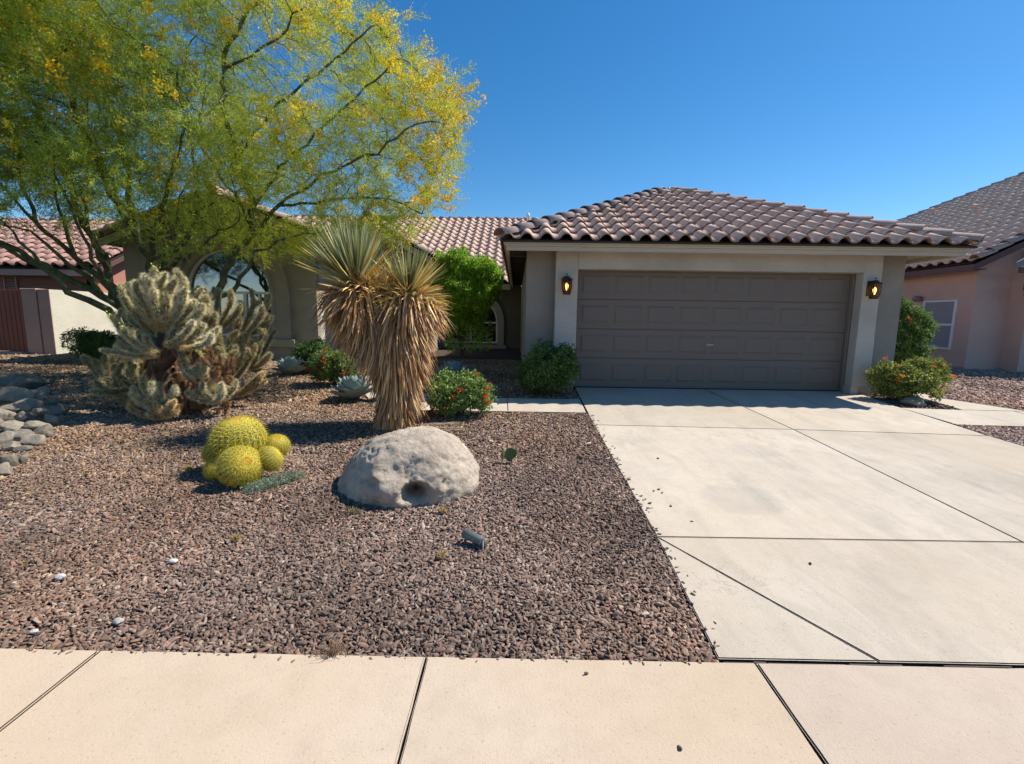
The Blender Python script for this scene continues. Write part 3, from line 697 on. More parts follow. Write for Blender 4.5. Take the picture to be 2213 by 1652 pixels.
roofM = link('roof', bm_mesh('roof', (lambda b: (bm_poly(b, [(-14, EYM, EZM-.04), (9, EYM, EZM-.04), (9, Yr, zr-.04), (-14, Yr, zr-.04)], (0, .02, -.03)), b)[1])(bmesh.new()), M['deck']), None, house)
roof_plane(roofM, (-2.35, EYM-.1, EZM-.03), (1, 0, 0), (0, 1, mM), [(0, 0), (2.1, 0), (2.1, (Yr-EYM)*csM), (0, (Yr-EYM)*csM)], M['tile'], maxobj=125, W=.36, E=.50, deck=False)
roof_plane(roofM, (-13.87, EYM-.1, EZM-.03), (1, 0, 0), (0, 1, mM), [(0, 0), (11.52, 0), (11.52, (Yr-EYM)*csM), (0, (Yr-EYM)*csM)], M['tile'], W=.36, E=.50, deck=False)
roof_plane(roofM, (-.25, EYM+3, EZM-.03+mM*3.1), (1, 0, 0), (0, 1, mM), [(0, 0), (8, 0), (8, (Yr-EYM-3)*csM), (0, (Yr-EYM-3)*csM)], M['tile'], W=.36, E=.50, deck=False)
for lo, hi in ((-14, 8.6),): cap_line(roofM, (lo, Yr, zr+.04), (hi, Yr, zr+.04), .46)
prism('wall', [(-14, YM+.3, .1), (9, YM+.3, .1), (9, YM+.3, 2.6), (-14, YM+.3, 2.6)], (0, .2, 0), MW, house)
p = at(1141, 478, 22.0)
bm = bmesh.new(); lathe_bm(bm, [(.055, 0), (.055, .42), (.08, .43), (.08, .6), (.03, .63)], 12, Matrix.Translation((p.x, 22.0, p.z-.28)))
link('vent_pipe', bm_mesh('vent_pipe', bm, M['white'], True), None, house)

# --- wall lanterns
def lantern(loc, **k):
    L = empty('wall_lantern', loc, **k)
    box('back_plate', (-.06, -.02, -.10), (.06, -.001, .15), M['black'], L, bevel=.004)
    boxes('arm', [((-.012, -.11, .135), (.012, -.02, .15)), ((-.012, -.03, .10), (.012, -.02, .135))], M['black'], L)
    T = Matrix.Translation((0, -.11, 0))
    bm = bmesh.new(); lathe_bm(bm, [(.10, .095), (.104, .10), (.098, .115), (.055, .125), (.05, .15), (.015, .158)], 12, T)
    lathe_bm(bm, [(.004, .155), (.004, .18), (.012, .186), (.010, .198), (.003, .205)], 8, T); link('lamp_cap', bm_mesh('lamp_cap', bm, M['black']), None, L)
    bm = bmesh.new(); lathe_bm(bm, [(.062, -.155), (.066, -.15), (.066, -.128), (.058, -.124)], 12, T); link('lamp_base', bm_mesh('lamp_base', bm, M['black']), None, L)
    bm = bmesh.new(); lathe_bm(bm, [(.0585, -.124), (.078, -.06), (.082, 0), (.078, .095)], 16, T); link('lamp_glass', bm_mesh('lamp_glass', bm, M['lampglass'], True), None, L)
    paths = []
    for i in range(8):
        a = i*math.pi/4; P = [(r*math.cos(a), r*math.sin(a)-.11, z) for r, z in ((.062, -.125), (.082, -.06), (.086, 0), (.083, .097))]; paths.append((P, [.0062]*4))
    V, F = tubes_np(paths, 5); link('lamp_cage', mesh_np('lamp_cage', V, F, M['black']), None, L)
    bm = bmesh.new(); lathe_bm(bm, [(.008, -.08), (.017, -.05), (.024, -.015), (.024, .008), (.014, .03), (.003, .04)], 12, T); link('bulb', bm_mesh('bulb', bm, M['bulb'], True), None, L)
    bm = bmesh.new(); lathe_bm(bm, [(.03, -.124), (.006, -.09), (.006, -.12)], 8, T); link('lamp_socket', bm_mesh('lamp_socket', bm, M['black']), None, L)
    return L
LS_ = 1.0
lantern((.852, 8.2, 2.06), label='lit black wall lantern left of the garage door', cat='lantern', group='lanterns beside the garage door')
lantern((6.06, 8.2, 2.06), label='lit black wall lantern right of the garage door, seen from its side', cat='lantern', group='lanterns beside the garage door')

# ================================================================== LEFT NEIGHBOUR
nl = empty('neighbor_house', (0, 0, 0), label='red-brown stucco house with pink tiled roof behind the gate', cat='house')
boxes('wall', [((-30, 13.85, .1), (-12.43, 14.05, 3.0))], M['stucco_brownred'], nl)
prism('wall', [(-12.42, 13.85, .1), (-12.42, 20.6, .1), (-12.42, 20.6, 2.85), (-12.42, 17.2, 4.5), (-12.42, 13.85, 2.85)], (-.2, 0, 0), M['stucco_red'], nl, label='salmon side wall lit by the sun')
eyN, ezN, mN = 13.35, 2.74, .5
roofN = link('roof', bm_mesh('roof', (lambda b: (bm_poly(b, [(-30, eyN, ezN-.03), (-12.0, eyN, ezN-.03), (-12.0, 17.2, ezN-.03+mN*3.85), (-30, 17.2, ezN-.03+mN*3.85)], (0, 0, -.04)), b)[1])(bmesh.new()), M['deck']), None, nl)
csN = math.sqrt(1+mN*mN)
roof_plane(roofN, (-21.0, eyN-.05, ezN), (1, 0, 0), (0, 1, mN), [(0, 0), (8.98, 0), (8.98, 3.85*csN), (0, 3.85*csN)], M['tile_pink'], maxobj=200, W=.345, E=.42, deck=False)
roof_plane(roofN, (-12.0, 21.05, ezN), (-1, 0, 0), (0, -1, mN), [(0, 0), (9, 0), (9, 3.85*csN), (0, 3.85*csN)], M['tile_pink'], W=.345, E=.42)
CAPN = cap_mesh('ridge_tile', M['tile_pink'])
cap_line(roofN, (-12.04, eyN-.05, ezN+.06), (-12.04, 17.15, ezN+.07+mN*3.8), .38, mesh=CAPN); cap_line(roofN, (-20.5, 17.2, ezN+mN*3.85+.05), (-12.0, 17.2, ezN+mN*3.85+.05), .38, mesh=CAPN)
boxes('fascia', [((-30, eyN, 2.50), (-12.02, eyN+.05, 2.69))], mat_paint('pink_fascia', (.36, .25, .21), .6), nl, bevel=.004)
bm = bmesh.new(); bm_poly(bm, [(-12.02, eyN+.051, 2.5), (-12.02, 17.2, 2.5+mN*3.85), (-12.02, 17.2, 2.66+mN*3.85), (-12.02, eyN+.051, 2.66)], (-.05, 0, 0)); link('rake_board', bm_mesh('rake_board', bm, mat_paint('dark_rake', (.12, .07, .06), .6)), None, nl)
a = at(13, 598, 13.85); b = at(40, 632, 13.85)
vt = box('wall_vent', (a.x, 13.82, b.z), (b.x, 13.849, a.z), M['black'], nl)
boxes('vent_frame', [((a.x-.04, 13.79, b.z-.04), (a.x, 13.849, a.z+.04)), ((b.x, 13.79, b.z-.04), (b.x+.04, 13.849, a.z+.04)), ((a.x, 13.79, a.z), (b.x, 13.849, a.z+.04)), ((a.x, 13.79, b.z-.04), (b.x, 13.849, b.z))], M['stucco_mauve'], vt)
for i in range(6):
    z = b.z+(a.z-b.z)*(i+.2)/6; bm = bmesh.new(); bm_poly(bm, [(a.x, 13.795, z), (b.x, 13.795, z), (b.x, 13.825, z+.06), (a.x, 13.825, z+.06)], (0, .004, .008)); link('vent_slat', bm_mesh('vent_slat', bm, M['stucco_mauve']), None, vt)
gate = empty('side_gate', (-13.6, 12.3, .4), label='dark red-brown gate of vertical boards at the left edge', cat='gate')
for i in range(9):
    x = -13.02-.125*i; o = box('gate_board', (x-.115, 12.36, .44), (x, 12.385, 2.05), M['gate_wood'], None, bevel=.004); parent_keep(o, gate)
o = boxes('gate_frame', [((-14.2, 12.387, 1.85), (-12.99, 12.43, 1.93)), ((-14.2, 12.387, .55), (-12.99, 12.43, .63))], M['gate_wood']); parent_keep(o, gate)
box('gate_step', (-14.6, 12.1, .33), (-12.95, 12.5, .425), M['stucco_mauve'], label='low concrete threshold under the brown side gate', cat='step')
gp = empty('gate_pillar', (-12.77, 12.3, .4), label='mauve stucco pillar on the right of the brown gate', cat='pillar')
o = box('pillar_shaft', (-12.965, 12.28, .3), (-12.57, 12.68, 2.05), M['stucco_mauve'], bevel=.008); parent_keep(o, gp)
o = box('pillar_cap', (-12.98, 12.265, 2.051), (-12.555, 12.70, 2.085), M['stucco_pink'], bevel=.006); parent_keep(o, gp)
gw = empty('garden_wall', (-12.3, 13.5, .3), label='cream rough-plastered garden wall lit by the sun beside the gate pillars', cat='wall')
o = box('wall_face', (-12.44, 12.301, .3), (-12.227, 17.0, 2.07), M['stucco_cream']); parent_keep(o, gw)
o = box('wall_end', (-12.556, 12.30, .3), (-12.441, 12.55, 2.07), M['stucco_mauve'], bevel=.006); parent_keep(o, gw)
o = box('wall_end', (-12.44, 12.288, .3), (-12.229, 12.3, 2.068), M['stucco_mauve']); parent_keep(o, gw)

# ================================================================== RIGHT NEIGHBOUR
nr = empty('neighbor_house', (0, 0, 0), label='pink stucco house with tall brown tiled roof at the right', cat='house')
NX = 11.5; mR = .5; ezR = 3.03
box('wall', (NX, 12.21, .2), (NX+.2, 27, 3.0), M['stucco_pink'], nr)
a0 = 12.24
prism('wall', [(NX, 12.0, .2), (a0+.12, 12.0, .2), (20, 12.0, .2), (20, 12.0, 7.2), (NX, 12.0, 3.0)], (0, .209, 0), M['stucco_pink'], nr)
# nearer porch part
YP = 11.55
prism('wall', [(a0+.13, YP, .2), (a0+.13, 11.999, .2), (a0+.13, 11.999, 3.0), (a0+.13, YP, 3.0)], (.22, 0, 0), M['stucco_pink'], nr)
box('wall', (a0+.351, YP+.02, .2), (17, YP+.2, 3.0), M['stucco_mauve'], nr)
box('wall_plinth', (NX-.012, 12.0, .2), (NX-.001, 26, .42), M['stucco_mauve'], nr)
boxes('wall_moulding', [((a0-.06, YP-.10, 2.33), (17, YP-.01, 2.50)), ((a0-.02, YP-.06, 2.19), (17, YP-.01, 2.329))], M['brown_trim'], nr, bevel=.006)
exR = 11.12; ry0 = 11.72; csR = math.sqrt(1+mR*mR)
roofR = link('roof', bm_mesh('roof', (lambda b: (bm_poly(b, [(exR, ry0, ezR-.03), (exR, 27.6, ezR-.03), (20, 18.7, ezR-.03+mR*8.88), (20, ry0, ezR-.03+mR*8.88)], (0, 0, -.04)), b)[1])(bmesh.new()), M['deck']), None, nr)
# local frame: u from far to near (0,-1,0), v up (+1,0,m)
Lr = 15.9
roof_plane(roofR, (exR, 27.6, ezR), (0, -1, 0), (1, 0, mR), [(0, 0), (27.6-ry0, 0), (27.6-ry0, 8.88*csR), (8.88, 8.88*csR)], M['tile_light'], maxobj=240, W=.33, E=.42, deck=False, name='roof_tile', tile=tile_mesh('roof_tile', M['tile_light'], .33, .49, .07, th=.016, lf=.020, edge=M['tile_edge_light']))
cap_line(roofR, (exR, ry0+.02, ezR+.05), (19.9, ry0+.02, ezR+.05+mR*8.8), .38)
cap_line(roofR, (exR, 27.6, ezR+.03), (19.9, 18.8, ezR+.03+mR*8.8), .38)
boxes('fascia', [((exR+.0, ry0+.05, 2.80), (exR+.05, 27.5, 2.99))], M['brown_trim'], nr, bevel=.004)
bm = bmesh.new(); bm_poly(bm, [(exR, ry0, 2.80), (20, ry0, 2.80+mR*8.88), (20, ry0, 3.0+mR*8.88), (exR, ry0, 3.0)], (0, .05, 0)); link('rake_board', bm_mesh('rake_board', bm, M['brown_trim']), None, nr)
boxes('soffit', [((exR+.051, ry0+.06, 2.84), (NX, 27, 2.86))], M['brown_trim'], nr)
# small hipped roof over the nearer part, at the frame's edge
q0 = Vector((a0-.12, YP-.45, 2.95))
rp = link('roof', bm_mesh('roof', (lambda b: (bm_poly(b, [q0, (17, YP-.45, 2.95), (17, 12.0, 3.42), (a0+.42, 12.0, 3.42)], (0, 0, -.05)), b)[1])(bmesh.new()), M['deck']), None, nr)
roof_plane(rp, (a0+.5, YP-.5, 2.97), (1, 0, 0), (0, 1, mR), [(0, 0), (4, 0), (4, 1.0), (.3, 1.0)], M['tile'], maxobj=30, W=.33, E=.42, deck=False)
boxes('fascia', [((11.62, YP-.42, 2.70), (17, YP-.37, 2.84))], M['brown_trim'], nr, bevel=.004)
bm = bmesh.new(); bm_poly(bm, [(11.42, 11.0, 2.80), (11.42, 11.0, 2.93), (14.5, 11.0, 4.7), (14.5, 11.0, 4.57)], (0, .06, 0)); link('rake_board', bm_mesh('rake_board', bm, M['grey_trim']), None, nr)
# window in the side wall
ya, yb, za, zb = 13.42, 12.42, .83, 2.14
wn_ = empty('window', (NX-.01, (ya+yb)/2, (za+zb)/2)); wn_.parent = nr
def loc_box(name, y0, y1, z0, z1, x0, x1, mat, bev=0):
    o = box(name, (x0, y0, z0), (x1, y1, z1), mat, None, bev); parent_keep(o, wn_); return o
zm = (za+zb)/2
for (y0, y1, z0, z1) in ((yb, yb+.05, za, zb), (ya-.05, ya, za, zb), (yb+.05, ya-.05, zb-.05, zb), (yb+.05, ya-.05, za, za+.05), (yb+.05, ya-.05, zm-.03, zm+.03)):
    loc_box('window_frame', y0, y1, z0, z1, NX-.05, NX-.001, M['white'], .003)
for z0, z1 in ((za+.05, zm-.03), (zm+.03, zb-.05)):
    loc_box('window_pane', yb+.05, ya-.05, z0, z1, NX-.02, NX-.016, mat_glass('blind_glass', (.30, .31, .33), 1.8, .08))
    n = 9
    for i in range(n): loc_box('blind_slat', yb+.07, ya-.07, z0+(z1-z0)*(i+.15)/n, z0+(z1-z0)*(i+.82)/n, NX-.0235, NX-.0212, mat_paint('blind', (.30, .30, .31), .5) if 'blind' not in M else M['blind']); M.setdefault('blind', bpy.data.materials['blind'])
# wall lamp and utility box
p = at(1990, 645, 13.4*1.0); 
bm = bmesh.new(); Tm = Matrix.Translation((NX-.02, 13.55, 2.2)) @ Matrix.Rotation(R(-90), 4, 'Y')
lathe_bm(bm, [(.07, 0), (.07, .03), (.05, .05), (.075, .08), (.085, .14), (.07, .19), (.02, .21)], 14, Tm)
link('wall_lamp', bm_mesh('wall_lamp', bm, mat_paint('jelly_jar', (.30, .17, .17), .3, .6, .3), True), label='small round unlit lamp on the pink side wall', cat='lamp')
um = empty('utility_box', (NX-.06, 13.5, 1.0), label='small pink utility box on the wall left of the white window', cat='utility box')
o = box('box_body', (NX-.10, 13.62, .86), (NX-.001, 13.98, 1.18), M['stucco_pink'], None, .006); parent_keep(o, um)
o = box('box_lid', (NX-.112, 13.635, .88), (NX-.101, 13.965, 1.16), M['stucco_mauve'], None, .004); parent_keep(o, um)
for (px, py, Y) in ((2110, 425, 16.5), (2015, 453, 19.5)):
    p = at(px, py, Y); xr = p.x; zr_ = ezR+mR*(xr-exR)
    bm = bmesh.new(); lathe_bm(bm, [(.09, -.15), (.09, .12), (.07, .16), (.10, .17), (.10, .24), (.03, .27)], 12, Matrix.Translation((xr, Y, zr_+.08)))
    o = link('vent_pipe', bm_mesh('vent_pipe', bm, M['tile']), None, nr)

# house across the street (seen only in window reflections)
oh_ = empty('house_opposite', (-6, -24, 0), label='tan house across the street, seen only mirrored in the arched window', cat='house')
o = box('wall', (-16, -30, -.1), (6, -24, 3.0), M['stucco_red']); parent_keep(o, oh_)
bm = bmesh.new(); bm_poly(bm, [(-16.5, -23.4, 3.0), (6.5, -23.4, 3.0), (2.5, -27, 4.9), (-12.5, -27, 4.9)], (0, -.05, .12)); o = link('roof', bm_mesh('roof', bm, M['tile_pink'])); parent_keep(o, oh_)
o = boxes('window', [((-12, -23.98, .9), (-9.5, -23.9, 2.2)), ((-3, -23.98, .2), (2.2, -23.9, 2.4))], M['door']); parent_keep(o, oh_)

# ================================================================== VEGETATION
def ico(sub):
    bm = bmesh.new(); bmesh.ops.create_icosphere(bm, subdivisions=sub, radius=1); V = np.array([v.co[:] for v in bm.verts]); F = np.array([[v.index for v in f.verts] for f in bm.faces]); bm.free(); return V, F
def fbm(V, s, seed, oct=4, gain=.5):
    out = np.zeros(len(V)); a, f = 1., s
    for o in range(oct):
        out += a*np.array([mnoise.noise(Vector((v[0]*f+seed, v[1]*f-seed, v[2]*f+2*seed))) for v in V]); a *= gain; f *= 2
    return out
NPR = np.random.default_rng(12)

# ---- gravel
def stone_meshes(n, mat, sub=2, angular=.25):
    out = []
    for k in range(n):
        V, F = ico(sub); r = np.random.default_rng(k+5)
        for _ in range(7):           # chop flats for crushed stone faces
            d = r.normal(size=3); d /= np.linalg.norm(d); lim = r.uniform(.40, .75); q = V@d; V = V-np.outer(np.clip(q-lim, 0, None), d)*.97
        V = V*(1+angular*.5*fbm(V, 1.1, k*3.7, 2)[:, None]); V *= np.array([1.15, r.uniform(.5, .85), r.uniform(.38, .6)])
        out.append(mesh_np('gravel_stone', V, F, mat, True))
    return out
STONES = kinds_collection('stone_kinds', stone_meshes(9, M['gravel']))
def gravel_points(x0, x1, y0, y1, sp, rng, mask):
    nx, ny = int((x1-x0)/sp), int((y1-y0)/sp)
    X, Y = np.meshgrid(x0+np.arange(nx)*sp, y0+np.arange(ny)*sp); X = X.ravel()+rng.uniform(-.5, .5, nx*ny)*sp; Y = Y.ravel()+rng.uniform(-.5, .5, nx*ny)*sp
    k = mask(X, Y); return X[k], Y[k]
def inpoly(X, Y, P):
    c = np.zeros(len(X), bool); n = len(P)
    for i in range(n):
        (xa, ya), (xb, yb) = P[i], P[(i+1) % n]
        t = ((ya > Y) != (yb > Y)) & (X < (xb-xa)*(Y-ya)/(yb-ya+1e-12)+xa); c ^= t
    return c
WALK = [[(-1.35, 6.5), (1.05, 6.5), (1.07, 7.46), (-1.1, 7.46), (-1.95, 8.1), (-2.28, 9.2), (-2.28, 10.4), (-3.12, 10.2), (-3.02, 8.6), (-2.32, 7.18)],
        [(5.93, 6.17), (9.2, 5.95), (11, 5.9), (11, 6.85), (7.84, 7.05), (7.37, 7.97), (7.3, 11.5), (6.93, 11.5), (6.96, 7.8), (6.83, 7.1), (5.97, 7.19)]]
def edge_x(Y): return np.where(Y > 3, .975+.045*(Y-3)/3, .925+.05*(Y-1.92)/1.08)
BOU = (-.905, 3.90, .63, .50)
def yard_mask(X, Y):
    k = (X < edge_x(Y)+.004) & (np.abs(X+.0) < 1.16*Y+1.0) & ~inpoly(X, Y, WALK[0])
    k &= ~((X > .15) & (Y > 8.38)) & ~((X > -9.7) & (X < -4.94) & (Y > 11.68)) & ~((X > -4.96) & (X < -2.5) & (Y > 12.45)) & ~((X < -12.2) & (Y > 12.1))
    k &= (((X-BOU[0])/BOU[2])**2+((Y-BOU[1])/BOU[3])**2 > .8)
    return k
def right_mask(X, Y):
    rx = np.where(Y < 5.65, 5.79+(Y-5.2)*.085, 5.86+.1*(Y-5.65))
    return (X > np.maximum(rx, 5.80)) & (X < 1.16*Y+1.0) & ~inpoly(X, Y, WALK[1]) & ~((X > 6.0) & (X < 6.8) & (Y > 8.25)) & ~((X > 11.45) & (Y > 11.95)) & ~((X > 12.6) & (Y > 11.5))
pal_near = np.array([(.25, .175, .15), (.31, .225, .195), (.18, .13, .115), (.36, .27, .235), (.27, .185, .155), (.22, .165, .145), (.42, .34, .30), (.155, .115, .10), (.33, .205, .165)])
pal_gold = np.array([(.36, .25, .17), (.44, .31, .20), (.26, .18, .13), (.50, .38, .27), (.20, .145, .11), (.32, .23, .18)])
pal_pink = np.array([(.46, .32, .28), (.56, .41, .36), (.36, .25, .22), (.64, .50, .45), (.30, .20, .19)])
GP, GS, GR, GT = [], [], [], []
for (y0, y1, sp, size, lay) in ((1.90, 3.1, .0150, .0140, 1), (3.1, 4.6, .0180, .0150, 1), (4.6, 7.0, .025, .0185, 1), (7.0, 12.6, .039, .026, 1)):
    for side in (0, 1):
        if side == 1 and y0 < 3: continue
        x0, x1 = (-1.16*y1-1, 1.1) if side == 0 else (5.7, 1.16*y1+1)
        X, Y = gravel_points(x0, x1, y0, y1, sp, NPR, yard_mask if side == 0 else right_mask)
        n = len(X); s = size*np.exp(NPR.normal(0, .22, n)); s[NPR.random(n) < .01] *= 1.3
        Z = np.array([G(0, y) for y in Y])-.024+s*.35+NPR.uniform(0, .008, n)
        GP.append(np.stack([X, Y, Z], 1)); GS.append(np.stack([s*NPR.uniform(.8, 1.5, n), s, s], 1))
        GR.append(np.stack([NPR.normal(0, .45, n), NPR.normal(0, .45, n), NPR.uniform(0, 6.28, n)], 1))
        T = pal_near[NPR.integers(0, len(pal_near), n)].copy()
        if side == 1: T = pal_pink[NPR.integers(0, len(pal_pink), n)].copy(); bed = (X < 7) & (Y > 7); T[bed] *= .36
        else:
            fac = np.clip((Y-3.6+(-X-1.5)*.45)/4.5, 0, 1); g = NPR.random(n) < fac*.92; T[g] = pal_gold[NPR.integers(0, len(pal_gold), n)][g]
        T *= NPR.uniform(.8, 1.2, n)[:, None]; w_ = NPR.random(n) < .004; T[w_] = (.62, .57, .53)
        GT.append(T)
n = 130; Ys = NPR.uniform(1.95, 6.4, n); Xs = edge_x(Ys)+np.abs(NPR.normal(0, .03, n))+.004; s = NPR.uniform(.006, .013, n)
GP.append(np.stack([Xs, Ys, [G(0, y) for y in Ys]+s*.35], 1)); GS.append(np.stack([s*1.3, s, s], 1)); GR.append(np.stack([n*[.1], n*[.1], NPR.uniform(0, 6.28, n)], 1)); GT.append(pal_near[NPR.integers(0, 9, n)])
n = 60; Xs = NPR.uniform(-2.3, .9, n); Ys = 1.888-np.abs(NPR.normal(0, .014, n)); s = NPR.uniform(.004, .010, n)
GP.append(np.stack([Xs, Ys, s*.35], 1)); GS.append(np.stack([s*1.3, s, s], 1)); GR.append(np.stack([n*[.1], n*[.1], NPR.uniform(0, 6.28, n)], 1)); GT.append(pal_near[NPR.integers(0, 9, n)])
GP, GS, GR, GT = map(np.concatenate, (GP, GS, GR, GT))
scatter('gravel', GP, GR, GS, NPR.integers(0, 9, len(GP)), GT*np.array([1.06, .965, .83])*(1+.42*np.array([mnoise.noise(Vector((q[0]*1.1, q[1]*1.1, 2.2)))+.5*mnoise.noise(Vector((q[0]*3.1, q[1]*3.1, 5))) for q in GP])[:, None])*(1+np.array([.10, 0, -.12])*np.array([mnoise.noise(Vector((q[0]*.9, q[1]*.9, 12.2))) for q in GP])[:, None]), STONES, kind='stuff')

# ---- loose stones on concrete
LS = stone_meshes(4, mat_rock('loose_stone', (.16, .12, .10), (.24, .18, .16), (.12, .09, .08), 30, .3))
loose = [(1.458, 4.592, .017, 'driveway, farthest up of the loose ones'), (1.178, 3.77, .015, 'driveway, first of a close trio'), (1.231, 3.80, .014, 'driveway, second of a close trio'), (1.236, 3.73, .013, 'driveway, third of a close trio'),
         (1.227, 3.478, .016, 'driveway below the trio'), (1.296, 3.228, .012, 'driveway just above the cross joint'), (1.824, 2.693, .013, 'driveway alone below the cross joint'), (1.075, 3.52, .017, 'driveway near its gravel edge, lower one'),
         (1.065, 3.60, .014, 'driveway near its gravel edge, upper one'), (1.03, 4.02, .018, 'driveway right at its gravel edge'), (.319, 1.80, .012, 'sidewalk near its far edge'), (.60, 1.462, .013, 'sidewalk near the bottom of the picture')]
for i, (x, y, s, where) in enumerate(loose):
    o = bpy.data.objects.new('pebble', LS[i % 4]); COL.objects.link(o); o.location = (x, y, G(x, y)+s*.35); o.scale = (s, s, s*1.1); o.rotation_euler = (.1*i, .2, i*1.3)
    tag(o, 'small brown pebble on the '+where, 'pebble', 'pebbles lying on the concrete')
for i, (x, y, s, where) in enumerate([(-2.023, 2.593, .034, 'uppermost of the white ones'), (-2.53, 2.414, .042, 'farthest left'), (-1.913, 2.07, .036, 'nearest the sidewalk joint'), (-2.241, 1.99, .026, 'at the left edge by the sidewalk')]):
    V, F = ico(3); V = V*(1+.3*fbm(V, 1.2, i*9+1, 3)[:, None])*np.array([s*.7, s*.5, s*.36])
    link('white_stone', mesh_np('white_stone', V, F, M['rock_white'], True), loc=(x, y, G(x, y)+s*.2), label='white stone in the dark gravel, '+where, cat='stone', group='white stones in the gravel')

# ---- granite boulder
def boulder():
    V, F = ico(6); D = V.copy(); V = V.copy()
    for d, lim, k in (((-.9, -.5, .45), .80, .5), ((.25, -.9, .45), .88, .3), ((0, 0, 1), .93, .4), ((.95, -.2, .3), .92, .4)):
        d = np.array(d)/np.linalg.norm(d); q = V@d; V -= np.outer(np.clip(q-lim, 0, None), d)*k
    V *= np.array([.60, .52, .435]); V[:, 2] *= 1-.16*np.clip(-V[:, 0]-.15, 0, 1)*1.6; V[:, 0] += .05*V[:, 2]; V[:, 2] *= 1+.06*V[:, 0]
    n1 = fbm(D, 1.3, 3.1, 3); n2 = fbm(D, 6, 8.3, 5, .6); n3 = fbm(D, 28, 4.4, 3, .6)
    V += D*(n1*.030+n2*.009+n3*.009)[:, None]
    def dent(c, r, depth, pw=2):
        c = np.array(c)/np.linalg.norm(c); a = np.arccos(np.clip(D@c, -1, 1)); w = np.clip(1-(a/r)**2, 0, 1)**pw; V[:] = V-D*(w*depth)[:, None]
    dent((.27, -1, .15), .19, .24, .5); dent((.14, -1, .05), .13, .09); dent((.36, -1, .10), .12, .09); dent((.10, -1, .50), .40, .04); dent((.62, -.75, .25), .13, .035); dent((-.28, -.95, .40), .12, -.03); dent((-.32, -.98, .33), .08, .04, 1)
    dent((.83, -.35, .5), .16, .03); dent((.55, -.55, .6), .09, .025); dent((-.05, -1, .22), .34, -.035); dent((-.2, -.6, .75), .15, .022); dent((.35, -.98, .02), .2, .06); dent((-.55, -.8, .35), .12, .02)
    # fissures
    ridge = np.abs(fbm(D, 2.2, 17.7, 3, .5)); V -= D*(np.clip(.045-ridge, 0, None)*.32)[:, None]
    me = mesh_np('boulder', V, F, M['boulder'], True)
    return link('boulder', me, loc=(BOU[0], BOU[1], G(0, BOU[1])+.025), label='large pale granite boulder with a dark hollow low on its front', cat='boulder')
boulder()
def rock(name, loc, s, seed, mat, label, group=None, rz=0, sub=3, **k):
    V, F = ico(sub); r = np.random.default_rng(seed)
    for _ in range(12):
        d = r.normal(size=3); d /= np.linalg.norm(d); q = V@d; V = V-np.outer(np.clip(q-r.uniform(.5, .8), 0, None), d)*.97
    V = V*(1+.12*fbm(V, 1.2, seed*1.7, 3)[:, None]+.035*fbm(V, 5, seed*2.7, 3)[:, None])*np.array(s)
    o = link(name, mesh_np(name, V, F, mat, True), loc=loc, label=label, cat='rock', group=group); o.rotation_euler.z = rz; return o
rock('landscape_rock', (-1.30, 10.0, .34), (.34, .22, .2), 3, M['rock_red'], 'reddish rock in the shade behind the right-hand blue agave')
rock('landscape_rock', (6.36, 7.38, .235), (.21, .13, .12), 9, M['rock'], 'grey rock in front of the lantana on the right of the garage')
rock('landscape_rock', (-12.3, 11.4, .37), (.28, .14, .07), 4, M['rock_red'], 'flat reddish rock before the gate pillars')
# dry creek stones at the left edge (traced by eye: pixel x, pixel y of the centre, half width, half height in pixels)
creek = [(40, 838, 55, 18, 'flat pale slab at the top of the heap'), (20, 862, 45, 16, 'dark stone under the flat slab'), (72, 858, 26, 11, 'grey stone right of the dark one'), (95, 848, 18, 8, 'small pale stone beside the flat slab'), (30, 884, 30, 13, 'brown stone left of the middle'),
         (70, 882, 28, 13, 'humped grey stone in the middle'), (6, 905, 32, 16, 'stone at the left edge, half cut by the frame'), (52, 906, 26, 13, 'reddish stone in the middle'), (100, 893, 30, 14, 'greenish smooth stone on the right'), (115, 912, 22, 13, 'pointed stone farthest right'),
         (30, 928, 28, 12, 'long flat stone low in the heap'), (78, 925, 30, 12, 'flat brown stone below the greenish one'), (95, 938, 24, 15, 'bright angular stone on the right'), (12, 952, 22, 13, 'bluish stone at the left edge'), (45, 948, 26, 13, 'pale stone between two dark ones'), (66, 956, 26, 16, 'dark-fronted stone near the bottom'),
         (22, 968, 20, 9, 'cream stone low on the left'), (50, 972, 16, 6, 'small cream stone alone in the gravel'), (18, 1000, 30, 16, 'large pale stone below the heap'), (48, 996, 16, 11, 'light pink-grey stone below the heap'), (4, 1020, 22, 15, 'lowest pale stone at the left edge'), (-30, 860, 40, 22, 'big stone just outside the left edge'), (-40, 920, 45, 25, 'big grey stone cut by the left edge'), (112, 870, 12, 6, 'small dark stone on the bare ground'), (128, 878, 9, 5, 'smallest stone on the bare ground')]
for i, (px, py, hw_, hh, what) in enumerate(creek):
    d = _f + _r*((px-1106.5)/CF) - _u*((py+hh*.3-826)/CF); t_ = (-SL*1.895-CH)/(d.z-SL*d.y); P_ = Vector((0, 0, CH))+d*t_; k = t_*1.0/CF
    rr = random.Random(i)
    o = rock('creek_stone', (P_.x, P_.y, P_.z+hh*k*.35), (hw_*k*1.1, hw_*k*rr.uniform(.6, .9), hh*k*1.6), i+20, M['rock'], 'dry creek stone: '+what, 'stones of the dry creek bed', rr.uniform(-.5, .5), 4)

